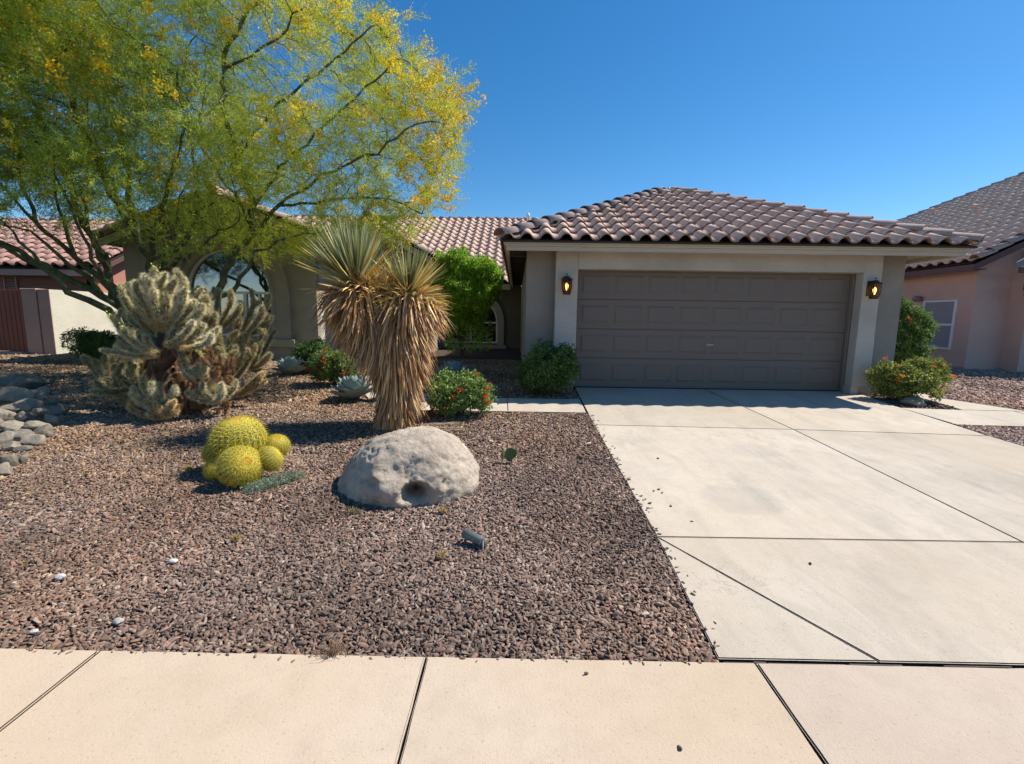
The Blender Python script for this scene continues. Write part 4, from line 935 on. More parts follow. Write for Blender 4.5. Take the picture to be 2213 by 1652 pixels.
# ---- uplight canister
ul = empty('ground_light', (-.245, 2.86, .05), label='tipped grey cylindrical garden spotlight lying in the gravel', cat='garden light')
TT = Matrix.Translation((-.245, 2.862, .078)) @ Matrix.Rotation(R(-24), 4, 'Z') @ Matrix.Rotation(R(101), 4, 'Y')
bm = bmesh.new(); lathe_bm(bm, [(.026, -.088), (.031, -.088), (.031, .05), (.030, .052)], 20, TT); o = link('lamp_body', bm_mesh('lamp_body', bm, M['grey_metal'], True)); parent_keep(o, ul)
bm = bmesh.new(); lathe_bm(bm, [(.0285, .0525), (.0285, .083), (.022, .086), (.0, .0865)], 20, TT); o = link('lamp_end_cap', bm_mesh('lamp_end_cap', bm, mat_paint('rusty_cap', (.19, .16, .12), .6, .3, .4), True)); parent_keep(o, ul)
bm = bmesh.new(); lathe_bm(bm, [(.031, .0515), (.0335, .0515), (.0335, .056), (.029, .056)], 20, TT); o = link('clamp_ring', bm_mesh('clamp_ring', bm, M['steel'])); parent_keep(o, ul)
V, F = tubes_np([([(-.19, 2.80, .09), (-.188, 2.79, .06), (-.19, 2.785, .03), (-.193, 2.79, .0)], [.003]*4)], 6); o = link('wire', mesh_np('wire', V, F, M['white'])); parent_keep(o, ul)

# ---- leaf cluster meshes
def leaf_cluster(name, mat, n=9, L=.024, W=.013, spread=.035, seed=0, fold=.25):
    r = np.random.default_rng(seed); V, F = [], []
    for i in range(n):
        d = r.normal(size=3); d[2] = abs(d[2])*.9+.1; d /= np.linalg.norm(d); base = r.normal(size=3)*spread*.45; s = np.cross(d, r.normal(size=3)); s /= np.linalg.norm(s); up = np.cross(s, d)
        l = L*r.uniform(.7, 1.25); w = W*r.uniform(.75, 1.2); b = len(V)
        V += [base, base+d*l*.45+s*w/2+up*w*fold, base+d*l-up*w*.2, base+d*l*.45-s*w/2+up*w*fold]; F += [(b, b+1, b+2), (b, b+2, b+3)]
    return mesh_np(name, V, F, mat, False)
LEAFK = kinds_collection('leaf_kinds', [leaf_cluster('leaf_cluster', M['leaf'], 8, .036, .022, .045, i) for i in range(5)])
FLOWK = kinds_collection('flower_kinds', [leaf_cluster('flower_head', M['petal'], 12, .016, .014, .016, i+9, .1) for i in range(3)])
def bush(name, loc, rx, ry, h, n, c1, c2, label, cat='shrub', lumps=9, seed=1, leafscale=1.0, flowers=(), stems=True, cut=.0, group=None, kinds=None, shape=None, zlow=.12):
    r = np.random.default_rng(seed); root = empty(name, loc, label=label, cat=cat, group=group)
    # crown made of overlapping lumps
    C = []
    for i in range(lumps):
        a = r.uniform(0, 6.283); q = math.sqrt(r.random())*.62; C.append((q*math.cos(a)*rx, q*math.sin(a)*ry, h*r.uniform(.38, .72), r.uniform(.38, .55)))
    C = np.array(C) if shape is None else np.array(shape)
    pts, nor = [], []
    per = int(n*.62)//len(C)+1
    for cx, cy, cz, k in C:
        d = r.normal(size=(per, 3)); d /= np.linalg.norm(d, axis=1)[:, None]; rad = np.minimum(1, r.uniform(0, 1, per)**.28+r.normal(0, .05, per)); s = np.array([rx*k*1.05, ry*k*1.05, h*k*.85])
        if shape is not None: s = np.array([k, k, k])
        wob = 1+.38*np.array([mnoise.noise(Vector(q_*1.9+np.array([cx, cy, cz])*7)) for q_ in d]); pts.append(np.array([cx, cy, cz])+d*(rad*wob)[:, None]*s); nor.append(d+np.array([0, 0, .35]))
    P = np.concatenate(pts); N = np.concatenate(nor)
    k = (P[:, 2] > h*zlow*np.clip(1-((P[:, 0]/rx)**2+(P[:, 1]/ry)**2)*.0, .4, 1)); P, N = P[k], N[k]
    gaps = np.array([mnoise.noise(Vector(p*(2.6/max(rx, .3)))) for p in P]); k = gaps > -.28; P, N = P[k], N[k]
    n_ = len(P); tint = np.array(c1)+(np.array(c2)-np.array(c1))*r.random(n_)[:, None]; tint *= 1.5*r.uniform(.65, 1.35, n_)[:, None]
    s = r.uniform(.75, 1.35, n_)[:, None]*leafscale*np.ones((1, 3))
    scatter('foliage', P, rot_from_dir(N+r.normal(0, .5, N.shape), r), s, r.integers(0, 5, n_), tint, kinds or LEAFK, root, kind='stuff')
    if stems:
        paths = []
        for i in range(26):
            c = C[r.integers(len(C))]; e = np.array(c[:3])+r.normal(0, .12, 3)*np.array([rx, ry, h]); m_ = e*np.array([.4, .4, .5])+r.normal(0, .03, 3)
            paths.append((np.array([r.normal(0, .03, 3)*[1, 1, 0], m_, e*[.8, .8, .8], e]), np.array([.011, .007, .005, .002])*max(.7, h)))
        V, F = tubes_np(paths, 5); link('stem', mesh_np('stem', V, F, M['stem'], True), None, root)
    if flowers:
        cols, cnt, fs = flowers; pick = r.choice(n_, cnt*4); out = np.array([q for q in pick if (P[q, 1] < 0.15*ry or P[q, 2] > h*.5) and ((P[q, 0]/rx)**2+(P[q, 1]/ry)**2+((P[q, 2]-h*.5)/(h*.5))**2) > .55])[:cnt]
        cl = []; 
        for q in out:
            for _ in range(r.integers(2, 6)): cl.append((P[q]*1.04+r.normal(0, .014, 3), cols[r.integers(len(cols))]))
        A = np.array([c[0] for c in cl]); T = np.array([c[1] for c in cl])
        scatter('flowers', A, rot_from_dir(np.tile([0, -.4, 1.], (len(A), 1))+r.normal(0, .4, (len(A), 3)), r), np.ones((len(A), 3))*fs, r.integers(0, 3, len(A)), T, FLOWK, root, kind='stuff')
    return root
M['leaf_'] = None
M['stem'] = mat_paint('stem_bark', (.12, .085, .06), .9)
RED, ORG, YEL = (.70, .03, .02), (.75, .16, .02), (.75, .42, .03)
g1, g2 = (.075, .115, .03), (.13, .18, .05)
bush('lantana_shrub', (-.76, 6.28, .165), .45, .38, .56, 5200, (.09, .14, .035), (.17, .24, .07), 'low lantana with red flowers right of the yucca trunk', seed=3, flowers=([RED, ORG, RED], 40, 1.35))
bush('lantana_shrub', (-3.28, 8.35, .25), .46, .38, .56, 5200, (.09, .125, .03), (.16, .21, .06), 'low lantana with orange-red flowers left of the yucca, in front of the round green bush', seed=4, flowers=([RED, ORG], 40, 1.4))
bush('lantana_shrub', (6.52, 7.72, .225), .56, .40, .66, 6200, (.11, .13, .03), (.20, .22, .05), 'yellow-green lantana at the right corner of the garage', seed=6, flowers=([ORG, YEL, ORG], 26, 1.2))
bush('rounded_shrub', (-4.25, 9.75, .30), .50, .42, .66, 6000, (.06, .10, .025), (.12, .18, .05), 'round green shrub under the wing wall, behind the orange-flowered lantana', seed=8)
bush('rounded_shrub', (.52, 7.72, .222), .50, .36, .74, 8500, (.045, .085, .022), (.09, .15, .04), 'dense dark green clipped shrub at the left corner of the garage', seed=9, zlow=.04)
bush('rounded_shrub', (-9.75, 10.9, .35), .68, .5, .68, 6500, (.05, .085, .02), (.11, .16, .04), 'loose dark green shrub in front of the cream garden wall', seed=10)
# bougainvillea climbing behind the garage corner
bz = [(-.1, 0, .25, .30), (.12, 0, .35, .3), (-.05, 0, .65, .34), (.2, .05, .75, .26), (0, 0, 1.0, .32), (.22, 0, 1.1, .24), (-.1, 0, 1.35, .26), (-.25, 0, 1.5, .2), (.05, .0, 1.3, .24), (-.3, 0, 1.2, .3), (-.3, 0, .7, .3)]
bush('bougainvillea', (7.72, 9.3, .29), .45, .4, 1.6, 9500, (.07, .12, .03), (.14, .20, .055), 'tall green bougainvillea with a few pink flowers behind the garage corner', cat='shrub', seed=12, shape=bz, flowers=([(.75, .10, .12), (.8, .25, .1)], 9, 1.3), zlow=0)

# small feathery tree in the entry court
def court_tree():
    base = np.array([-1.66, 13.4, .4]); root = empty('small_tree', tuple(base), label='small bright green tree before the entry window, its roundish crown touching the tiled roof', cat='tree')
    r = np.random.default_rng(5); C = []
    for px, py, rad in ((955, 575, .36), (940, 590, .3), (985, 568, .36), (1010, 590, .42), (1045, 585, .38), (1062, 600, .3), (960, 615, .42), (1000, 630, .45), (1040, 640, .4), (975, 650, .38), (1020, 668, .38), (1060, 625, .3), (990, 690, .22), (1030, 695, .2)):
        p = at(px, py, 13.4+r.uniform(-.5, .5)); C.append((*p, rad))
    P, N = [], []
    for cx, cy, cz, rad in C:
        n = int(1500*rad/.4); d = r.normal(size=(n, 3)); d /= np.linalg.norm(d, axis=1)[:, None]; q = r.uniform(0, 1, n)**.4
        wob = 1+.55*np.array([mnoise.noise(Vector(q_*2.2+np.array([cx, cy, cz])*5)) for q_ in d]); P.append(np.array([cx, cy, cz])+d*(q*rad*wob)[:, None]); N.append(d+[0, 0, .4])
    for i in range(350):     # thin dark lower foliage
        p = at(r.uniform(962, 1062), r.uniform(690, 760), 13.4+r.uniform(-.4, .4)); P.append(np.array([p[:]])); N.append(np.array([[0, 0, 1.]]))
    P = np.concatenate(P)-base; N = np.concatenate(N); n = len(P); tint = np.array((.20, .34, .03))+r.random(n)[:, None]*np.array((.16, .20, .02)); tint *= r.uniform(.75, 1.25, n)[:, None]
    scatter('crown', P, rot_from_dir(N+r.normal(0, .4, N.shape), r), np.ones((n, 3))*r.uniform(1.0, 1.6, n)[:, None], r.integers(0, 5, n), tint, LEAFK, root, kind='stuff')
    paths = []
    for i in range(5):
        e = np.array([r.uniform(-.7, .7), r.uniform(-.3, .3), r.uniform(1.7, 2.2)]); paths.append((np.array([[r.uniform(-.15, .15), 0, 0], e*[.25, .3, .35]+[0, 0, 0], e*[.6, .6, .7], e]), [.03, .024, .016, .006]))
    for i in range(24):
        a = r.uniform(-1, 1); paths.append((np.array([[a*.15, 0, .5], [a*.4, r.uniform(-.2, .2), .6+r.random()*.3], [a*.7, r.uniform(-.3, .3), .5+r.random()*.9]]), [.008, .006, .002]))
    V, F = tubes_np(paths, 6); link('trunk', mesh_np('trunk', V, F, M['stem'], True), None, root)
court_tree()

# ---- agaves
def agave_leaf(L=.3, W=.155, seg=9):
    V, F = [], []; us = (-1, -.55, 0, .55, 1)
    for i in range(seg+1):
        t_ = i/seg; w = W/2*(.62+.75*math.sin(math.pi*min(1, t_*1.02)**.85)*.55+.15)*(1-t_**5) if t_ < .999 else .0006
        z = .0; y = L*t_
        for u in us: V.append((w*u, y, z+.38*w*(u*u)+(0 if t_ < .92 else 0)))
        # thickness underside
    k = 5
    for i in range(seg):
        for j in range(4): F.append((i*k+j, i*k+j+1, (i+1)*k+j+1, (i+1)*k+j))
    n = len(V)
    for i in range(seg+1):
        t_ = i/seg; th = .018*(1-t_)**.6
        for j, u in enumerate(us): V.append((V[i*k+j][0], V[i*k+j][1], V[i*k+j][2]-th*(1-u*u)-.0008))
    for i in range(seg):
        for j in range(4): F.append((n+(i+1)*k+j, n+(i+1)*k+j+1, n+i*k+j+1, n+i*k+j))
    return V, F
def agave(loc, rad, label, seed, tint):
    root = empty('agave', loc, label=label, cat='agave', group='blue-grey agaves'); r = random.Random(seed)
    t = NT('agave_skin'); p = t.co(True); n = t.noise(p, 9, 4); c = t.mix(n, sc(tint, .62), sc(tint, .92))
    e = t.noise(p, 30, 3, stretch=(6, .4, 1)); c = t.mix(t.ramp(e, [(.55, 0), (.8, .4)]), c, sc(tint, 1.15)); t.base(c); t.set(.55, spec=.3)
    V, F = agave_leaf(); shapes = []
    for b in (.25, .6, 1.0, 1.35):
        W = []
        for (x, y, z) in V:
            a = b*(y/.3)*.9; yy = .3*math.sin(a)/(b*.9)if b else y; zz = .3*(1-math.cos(a))/(b*.9); W.append((x, yy-z*math.sin(a), zz+z*math.cos(a)))
        shapes.append(mesh_np('leaf', W, F, t.m, True))
    N_ = 46; ga = 2.39996
    for i in range(N_):
        t_ = i/(N_-1)                 # 0 outer .. 1 inner
        el = R(16)+R(68)*t_**1.0+r.uniform(-.05, .05); s = rad/.30*(1.0-.52*t_)*r.uniform(.93, 1.07)
        o = bpy.data.objects.new('leaf', shapes[0 if t_ < .25 else 1 if t_ < .6 else 2 if t_ < .85 else 2]); COL.objects.link(o); o.parent = root
        a = i*ga+r.uniform(-.06, .06); o.matrix_local = Matrix.Translation((0, 0, .03+.09*t_*rad/.3)) @ Matrix.Rotation(a, 4, 'Z') @ Matrix.Rotation(el*.85, 4, 'X') @ Matrix.Scale(s, 4) @ Matrix.Scale(1.15-.1*t_, 4, (1, 0, 0))
agave((-2.52, 7.12, .205), .43, 'blue-grey agave rosette just left of the yucca trunk', 1, (.30, .385, .36))
agave((-4.53, 9.35, .29), .43, 'blue-grey agave rosette left of the orange-flowered lantana, near the cholla', 2, (.30, .375, .35))
agave((-1.22, 9.2, .28), .42, 'blue-grey agave rosette in the shade behind the right-hand red lantana', 3, (.36, .42, .48))

# ---- prickly pear
pp = empty('prickly_pear', (-.06, 4.42, .098), label='tiny prickly pear with two or three green pads right of the boulder', cat='cactus')
for (x, z, sx, sz, rz, ry) in ((.02, .08, .052, .075, .2, .15), (-.05, .075, .03, .07, 1.2, -.2), (.065, .09, .03, .05, -.8, .4)):
    V, F = ico(3); V = V*np.array([sx, .009, sz]); V[:, 0] *= 1+.15*V[:, 2]/sz
    o = link('pad', mesh_np('pad', V, F, mat_paint('cactus_pad', (.09, .15, .06), .6, .3, .3), True), None, pp, (x, 0, z)); o.rotation_euler = (.15, ry, rz)

# ---- golden barrel cacti
def barrel_mesh(ribs=26, flat=.92):
    V, F = [], []; na, nl = ribs*4, 26
    for j in range(nl+1):
        th = math.pi*j/nl; 
        for i in range(na):
            a = 2*math.pi*i/na; k = 1+.085*math.cos(ribs*a)*max(0, math.sin(th))**.6; rr = max(0, math.sin(th))*k; z = math.cos(th)*flat*(1-.10*math.exp(-(th/.35)**2))
            V.append((rr*math.cos(a), rr*math.sin(a), z))
    for j in range(nl):
        for i in range(na): F.append((j*na+i, (j+1)*na+i, (j+1)*na+(i+1) % na, j*na+(i+1) % na))
    return V, F
def spine_mesh(ribs=26, flat=.92, seed=0, L=.27, w=.021):
    r = np.random.default_rng(seed); V, F, C = [], [], []
    for i in range(ribs):
        a = 2*math.pi*i/ribs; th = .16
        while th < 2.5:
            k = 1.085; nrm = np.array([math.sin(th)*math.cos(a), math.sin(th)*math.sin(a), math.cos(th)*flat]); base = nrm*[k, k, 1]*(1-(.10*math.exp(-(th/.35)**2) if 1 else 0)); n = nrm/np.linalg.norm(nrm)
            up = np.array([math.cos(th)*math.cos(a), math.cos(th)*math.sin(a), -math.sin(th)]); sd = np.cross(n, up)
            for s in range(10):
                ph = s*2*math.pi/9+r.uniform(-.2, .2); out = .5 if s < 9 else 1.8
                d = (up*math.cos(ph)+sd*math.sin(ph))*(1 if s < 9 else .25)+n*out*r.uniform(.7, 1.3); d /= np.linalg.norm(d); l = L*r.uniform(.7, 1.15)*(1.15 if s == 9 else 1); q = np.cross(d, n if s < 9 else sd); q /= np.linalg.norm(q)+1e-6
                bend = -n*.18*l if s < 9 else up*.15*l
                b = len(V); mid = base+d*l*.55; tip = base+d*l+bend
                V += [base-q*w/2, base+q*w/2, mid+q*w*.38, mid-q*w*.38, tip]; F += [(b, b+1, b+2, b+3), (b+3, b+2, b+4)]
                c = np.array((.95, .76, .06)) if r.random() < .6 else np.array((.95, .84, .22)); c = c*r.uniform(.8, 1.15)
                if th < .30: c = c*.5+np.array((.80, .42, .05))*.5
                if th > 1.9: c = c*.75
                C += [c*.6, c*.6, c*.95, c*.95, c*1.15]
            th += .17
    # woolly centre
    for _ in range(420):
        a = r.uniform(0, 6.283); th = r.uniform(0, .2); n = np.array([math.sin(th)*math.cos(a), math.sin(th)*math.sin(a), flat*.9]); d = np.array([math.cos(a)*.4, math.sin(a)*.4, 1])+r.normal(0, .35, 3); d /= np.linalg.norm(d); l = r.uniform(.06, .13); b = len(V); q = np.array([-math.sin(a), math.cos(a), 0])
        V += [n-q*w*.4, n+q*w*.4, n+d*l]; F.append((b, b+1, b+2)); c = np.array((.78, .50, .07))*r.uniform(.8, 1.1); C += [c, c, c]
    return V, F, C
BV, BF = barrel_mesh(); SVs = [spine_mesh(seed=i) for i in range(2)]
t = NT('barrel_skin'); t.base(t.mix(t.noise(t.co(True), 5), (.09, .095, .015), (.15, .145, .02))); t.set(.6); bskin = t.m
bmesh_ = mesh_np('body', BV, BF, bskin, True); spm = []
for V, F, C in SVs:
    me = mesh_np('spines', V, F, mat_vcol('spine_gold', rough=.5, trans=.25)); color_attr(me, 'col', np.array(C)); spm.append(me)
def barrel(px, py, Y, rpx, tilt, label, hz=1.0, seed=0):
    p = at(px, py, Y); r = rpx*Y*1.03/CF
    g = empty('golden_barrel_cactus', p, label=label, cat='cactus', group='golden barrel cacti in one clump')
    g.scale = (r, r, r*hz); g.rotation_euler = tilt
    link('body', bmesh_, None, g); link('spines', spm[seed % 2], None, g, kind='stuff')
    return g
barrel(517, 950, 4.12, 47, (.12, -.05, .3), 'largest golden barrel cactus at the back top of the clump', 1.05, 0)
barrel(520, 1009, 3.78, 41, (1.02, -.05, 1.0), 'golden barrel cactus at the front of the clump, its orange centre facing us', 1.0, 1)
barrel(583, 992, 3.92, 25, (1.0, .25, 2.0), 'small golden barrel cactus low on the right side of the clump', 1.0, 0)
barrel(598, 964, 4.25, 24, (.4, .3, .2), 'small golden barrel cactus at the back right of the clump', 1.0, 1)
barrel(469, 1014, 3.93, 23, (.5, -.5, .9), 'small golden barrel cactus low on the left side, shaded', 1.1, 0)
barrel(468, 982, 4.1, 25, (.3, -.5, 2.9), 'golden barrel cactus at the back left of the clump, mostly hidden', 1.0, 1)
# grey-green ground cover beside them
r_ = np.random.default_rng(3); n_ = 1300; tt = r_.random(n_)
P_ = np.stack([-2.16+.22*tt+r_.normal(0, .04, n_), 3.66+.30*tt+r_.normal(0, .035, n_), np.zeros(n_)], 1); P_[:, 2] = [G(0, y)+r_.uniform(-.01, .035) for y in P_[:, 1]]
scatter('ground_cover', P_, rot_from_dir(r_.normal(0, .5, (n_, 3))+[0, 0, 1], r_), np.ones((n_, 3))*r_.uniform(.25, .5, n_)[:, None], r_.integers(0, 5, n_), np.array((.25, .29, .20))*r_.uniform(.7, 1.3, n_)[:, None], LEAFK, kind='stuff')
# dry weed tufts
def tuft(x, y, rad, label, seed, col=(.42, .30, .12)):
    r = np.random.default_rng(seed); paths = []
    for i in range(70):
        a = r.uniform(0, 6.283); q = rad*r.uniform(.3, 1.1); c = r.normal(0, rad*.25, 2); e = [c[0]+q*math.cos(a), c[1]+q*math.sin(a)*.7, r.uniform(.0, .03)]
        mI = [c[0]+q*.5*math.cos(a+.5), c[1]+q*.5*math.sin(a+.5), r.uniform(.015, .045)]
        paths.append((np.array([[c[0], c[1], .005], mI, e]), [.0016, .0013, .0007]))
    V, F = tubes_np(paths, 3); link('dry_weed' if seed != 6 else 'fallen_blossom', mesh_np('dry_weed', V, F, mat_paint('dry_straw', col, .9, .1, .3)), loc=(x, y, G(x, y)), label=label, cat='weed' if seed != 6 else 'blossom', group='dry weed tufts in the gravel' if seed != 6 else None, kind='thing')
tuft(-1.805, 2.856, .05, 'golden dry weed tuft in the left half of the gravel', 1); tuft(-.436, 2.696, .045, 'golden dry weed tuft just left of the tipped spotlight', 2); tuft(-.53, 3.31, .04, 'small dry weed tuft in the gravel below the right end of the boulder', 3)
tuft(-1.175, 3.267, .06, 'faint olive weed tuft at the foot of the boulder', 4, (.22, .19, .10)); tuft(-.80, 1.90, .07, 'brown dead weed hanging over the sidewalk edge', 5, (.25, .16, .10))
tuft(-2.95, 4.05, .045, 'yellow fallen blossom left of the barrel cacti', 6, (.55, .42, .06))

# ---- teddy-bear cholla
def joint_mesh(name, mat, seed, L=1.0, Rr=.2, spines=430, sl=.24, sw=.018):
    """joint from z=0 to z=1"""
    r = np.random.default_rng(seed); V, F, C = [], [], []; seg, nr_ = 9, 7
    Rr *= .8; prof = [Rr*.6, Rr*.92, Rr, Rr*.98, Rr*.9, Rr*.72, Rr*.25]
    for j in range(nr_):
        z = L*j/(nr_-1)
        for i in range(seg):
            a = 2*math.pi*i/seg; k = prof[j]*(1+r.normal(0, .07)); V.append((k*math.cos(a), k*math.sin(a), z)); C.append(np.array((.15, .12, .055)))
    for j in range(nr_-1):
        for i in range(seg): F.append((j*seg+i, j*seg+(i+1) % seg, (j+1)*seg+(i+1) % seg, (j+1)*seg+i))
    for _ in range(spines):
        t_ = r.uniform(0, 1.02); a = r.uniform(0, 6.283); rad = np.interp(t_, np.linspace(0, 1, nr_), prof); base = np.array([rad*math.cos(a), rad*math.sin(a), min(t_, 1)*L])
        n = np.array([math.cos(a), math.sin(a), 0 if t_ < .85 else (t_-.85)*9]); d = n+r.normal(0, .5, 3)+[0, 0, .1]; d /= np.linalg.norm(d); l = sl*r.uniform(.6, 1.2); q = np.cross(d, r.normal(size=3)); q /= np.linalg.norm(q); b = len(V)
        V += [base-q*sw/2-n*.01, base+q*sw/2-n*.01, base+d*l]; F.append((b, b+1, b+2)); c = np.array((.97, .86, .54))*r.uniform(.8, 1.0) if r.random() < .85 else np.array((.72, .62, .24)); C += [c*.8, c*.8, c*1.12]
    me = mesh_np(name, V, F, mat, False); color_attr(me, 'col', np.array(C)); return me
cholla_pale = mat_vcol('cholla_spines', rough=.6)
t = NT('cholla_dead'); c = t.node('ShaderNodeAttribute', attribute_name='col').outputs['Color']; t.base(t.mix(1, c, (.50, .30, .22), 'MULTIPLY')); t.set(.8); cholla_dead = t.m
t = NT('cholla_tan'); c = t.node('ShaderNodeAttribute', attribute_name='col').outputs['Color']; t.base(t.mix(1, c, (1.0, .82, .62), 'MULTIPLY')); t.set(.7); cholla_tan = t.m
t = NT('cholla_grey_shade'); c = t.node('ShaderNodeAttribute', attribute_name='col').outputs['Color']; t.base(t.mix(1, c, (.74, .70, .58), 'MULTIPLY')); t.set(.7); cholla_grey_shade = t.m  # greyed copy of the joint colours, tree shade painted in
JM = [joint_mesh('joint', cholla_pale, i) for i in range(3)]; JD = [joint_mesh('dead_joint', cholla_dead, 5, Rr=.17, spines=300)]; JT = [joint_mesh('joint', cholla_tan, 6)]; JG = [joint_mesh('joint', cholla_grey_shade, 7), joint_mesh('joint', cholla_grey_shade, 8)]
JF = []
for i in range(2):
    me = leaf_cluster('fruit', mat_leaf('cholla_fruit', (.45, .42, .06), (.60, .56, .14), trans=0), 26, .02, .018, .05, i+40, .3); JF.append(me)
def cholla():
    rng = random.Random(21); base = at(345, 860, 6.35); base.z = G(0, 6.35)
    root = empty('cholla_cactus', base, label='large sprawling pale spiny cholla cactus left of the barrel cacti', cat='cactus')
    objs = []
    def add(P0, P1, rad, kind):
        ml = {'p': JM, 'd': JD, 't': JT, 'g': JG}[kind]; me = ml[rng.randrange(len(ml))]; D = P1-P0; L = D.length
        q = D.to_track_quat('Z', 'Y').to_matrix().to_4x4(); s = rad/.2
        o = Matrix.Translation(P0-base) @ q @ Matrix.Rotation(rng.uniform(0, 6), 4, 'Z') @ Matrix.Diagonal((s, s, L, 1)); objs.append((P0, me, o, L))
    def arm(P, D, n, L, rad, kind, up=.35, spread=.5, fork=.5):
        for j in range(n):
            D = (D+Vector((rng.gauss(0, .22), rng.gauss(0, .22), up+rng.gauss(0, .12)))).normalized(); l = L*rng.uniform(.75, 1.2); Q = P+D*l
            add(P-D*l*.12, Q, rad*rng.uniform(.88, 1.12)*(1-.06*j), kind)
            if j < n-1 and rng.random() < fork:
                D2 = (D+Vector((rng.gauss(0, spread), rng.gauss(0, spread), rng.uniform(0, spread)))).normalized(); arm(Q, D2, n-j-1, L*.85, rad*.93, kind, up, spread, fork*.6)
            P = Q
        if rng.random() < .16 and kind in 'pt': fruits.append(P)
    fruits = []
    trunks = []
    def fan(px, py, Y, targets, kind, L=.12, rad=.038, n=2, Yj=.3, count=1, up=.3, fork=.6, limb=True):
        O = at(px, py, Y)
        for (tx, ty) in targets:
            for c in range(count):
                T = at(tx+rng.uniform(-9, 9), ty+rng.uniform(-9, 9), Y+rng.uniform(-Yj, Yj)); D = T-O; dist = D.length; nj = max(1, int(dist/(L*1.15)+.5)); P = O.copy(); bend = Vector((0, 0, -.10*dist))
                pts = [O+D*(i/nj)+bend*math.sin(math.pi*i/nj) for i in range(nj+1)]
                for i in range(nj):
                    late = i >= nj-2; kd = kind if late or nj < 3 else ('t' if kind == 'p' else kind)
                    add(pts[i]-(pts[i+1]-pts[i])*.1, pts[i+1], rad*(1.0 if late else .85)*rng.uniform(.9, 1.12), kd)
                e = (pts[-1]-pts[-2]).normalized()
                for _ in range(rng.choice((1, 2, 2, 3))): arm(pts[-1]-e*.03, (e+Vector((rng.gauss(0, .5), rng.gauss(0, .5), rng.gauss(.3, .3)))).normalized(), rng.choice((1, 1, 2)), L*.9, rad*.95, kind, up, .5, fork*.5)
        return O
    F_ = fan
    # big front head
    F_(348, 712, 6.2, [(298, 612), (318, 600), (345, 603), (372, 615), (398, 625), (330, 635), (360, 640), (390, 650), (415, 655), (290, 640), (440, 668), (310, 655), (420, 690)], 'p', L=.12, rad=.040, Yj=.36, count=2)
    F_(352, 690, 6.05, [(340, 650), (370, 655), (320, 670), (385, 672), (300, 680)], 'p', L=.11, rad=.038, Yj=.22)
    F_(330, 720, 6.15, [(262, 655), (275, 690), (285, 668)], 'p', L=.12, Yj=.2)
    F_(290, 745, 6.0, [(243, 690), (252, 712), (272, 738)], 'p', L=.11, Yj=.15)
    F_(360, 745, 5.95, [(410, 705), (395, 690), (435, 715), (452, 735), (425, 740), (400, 735), (465, 722)], 'p', L=.11, Yj=.2)
    F_(340, 765, 5.85, [(265, 748), (285, 735), (308, 742), (320, 735), (255, 765), (300, 765)], 'p', L=.10, rad=.038, Yj=.15)
    F_(440, 815, 5.95, [(400, 785), (420, 775), (438, 785), (415, 800), (395, 805)], 'p', L=.10, rad=.038, Yj=.15)
    F_(345, 875, 5.75, [(305, 838), (325, 848), (350, 838), (375, 845), (330, 862), (285, 858), (300, 870), (365, 868)], 'p', L=.10, rad=.038, Yj=.15)
    F_(360, 900, 5.7, [(340, 885), (372, 885), (320, 893), (350, 898), (385, 893), (280, 888)], 't', L=.09, rad=.034, Yj=.1)
    F_(465, 868, 6.0, [(440, 835), (460, 838), (482, 835), (500, 842), (478, 850), (450, 855), (420, 850), (515, 840)], 'p', L=.10, rad=.038, Yj=.15)
    F_(500, 855, 6.6, [(545, 835), (560, 815), (570, 832)], 't', L=.12, rad=.034, Yj=.1)
    # back right, greyer joints with the tree's shade in their colour
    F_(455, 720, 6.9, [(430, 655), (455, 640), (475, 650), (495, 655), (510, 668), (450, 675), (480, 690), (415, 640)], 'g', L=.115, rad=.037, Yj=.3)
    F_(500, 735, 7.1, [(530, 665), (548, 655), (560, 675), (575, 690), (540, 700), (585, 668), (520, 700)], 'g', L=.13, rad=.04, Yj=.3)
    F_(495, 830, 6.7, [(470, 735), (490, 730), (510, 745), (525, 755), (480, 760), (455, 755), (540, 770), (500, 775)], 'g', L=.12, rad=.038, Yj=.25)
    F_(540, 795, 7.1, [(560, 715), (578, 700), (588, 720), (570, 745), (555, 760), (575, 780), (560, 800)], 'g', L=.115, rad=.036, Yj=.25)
    F_(430, 760, 6.6, [(470, 700), (440, 700), (460, 745), (480, 770)], 'g', L=.12, Yj=.2)
    # lower left, darker
    F_(268, 858, 6.4, [(205, 800), (232, 785), (250, 795), (212, 825), (235, 830), (200, 790)], 'g', L=.12, rad=.04, Yj=.35)
    F_(300, 830, 6.3, [(262, 775), (250, 800), (280, 790), (300, 790), (235, 850), (262, 862)], 'g', L=.12, rad=.04, Yj=.25)
    F_(330, 850, 6.25, [(290, 820), (300, 850), (275, 880)], 'g', L=.12, rad=.04, Yj=.2)
    # dead hanging joints in the middle
    for _ in range(170):
        P = at(rng.uniform(285, 505), rng.uniform(745, 890), rng.uniform(5.9, 6.7)); D = Vector((rng.gauss(0, .4), rng.gauss(0, .3), -1)).normalized(); add(P, P+D*rng.uniform(.1, .2), rng.uniform(.028, .04), 'd')
    objs.sort(key=lambda q: q[0].y+(0 if q[1] not in JD else 1.0))
    for P0, me, o4, L in objs[:290]:
        o = bpy.data.objects.new(me.name.split('.')[0], me); COL.objects.link(o); o.parent = root; o.matrix_local = o4
    rest = objs[290:]
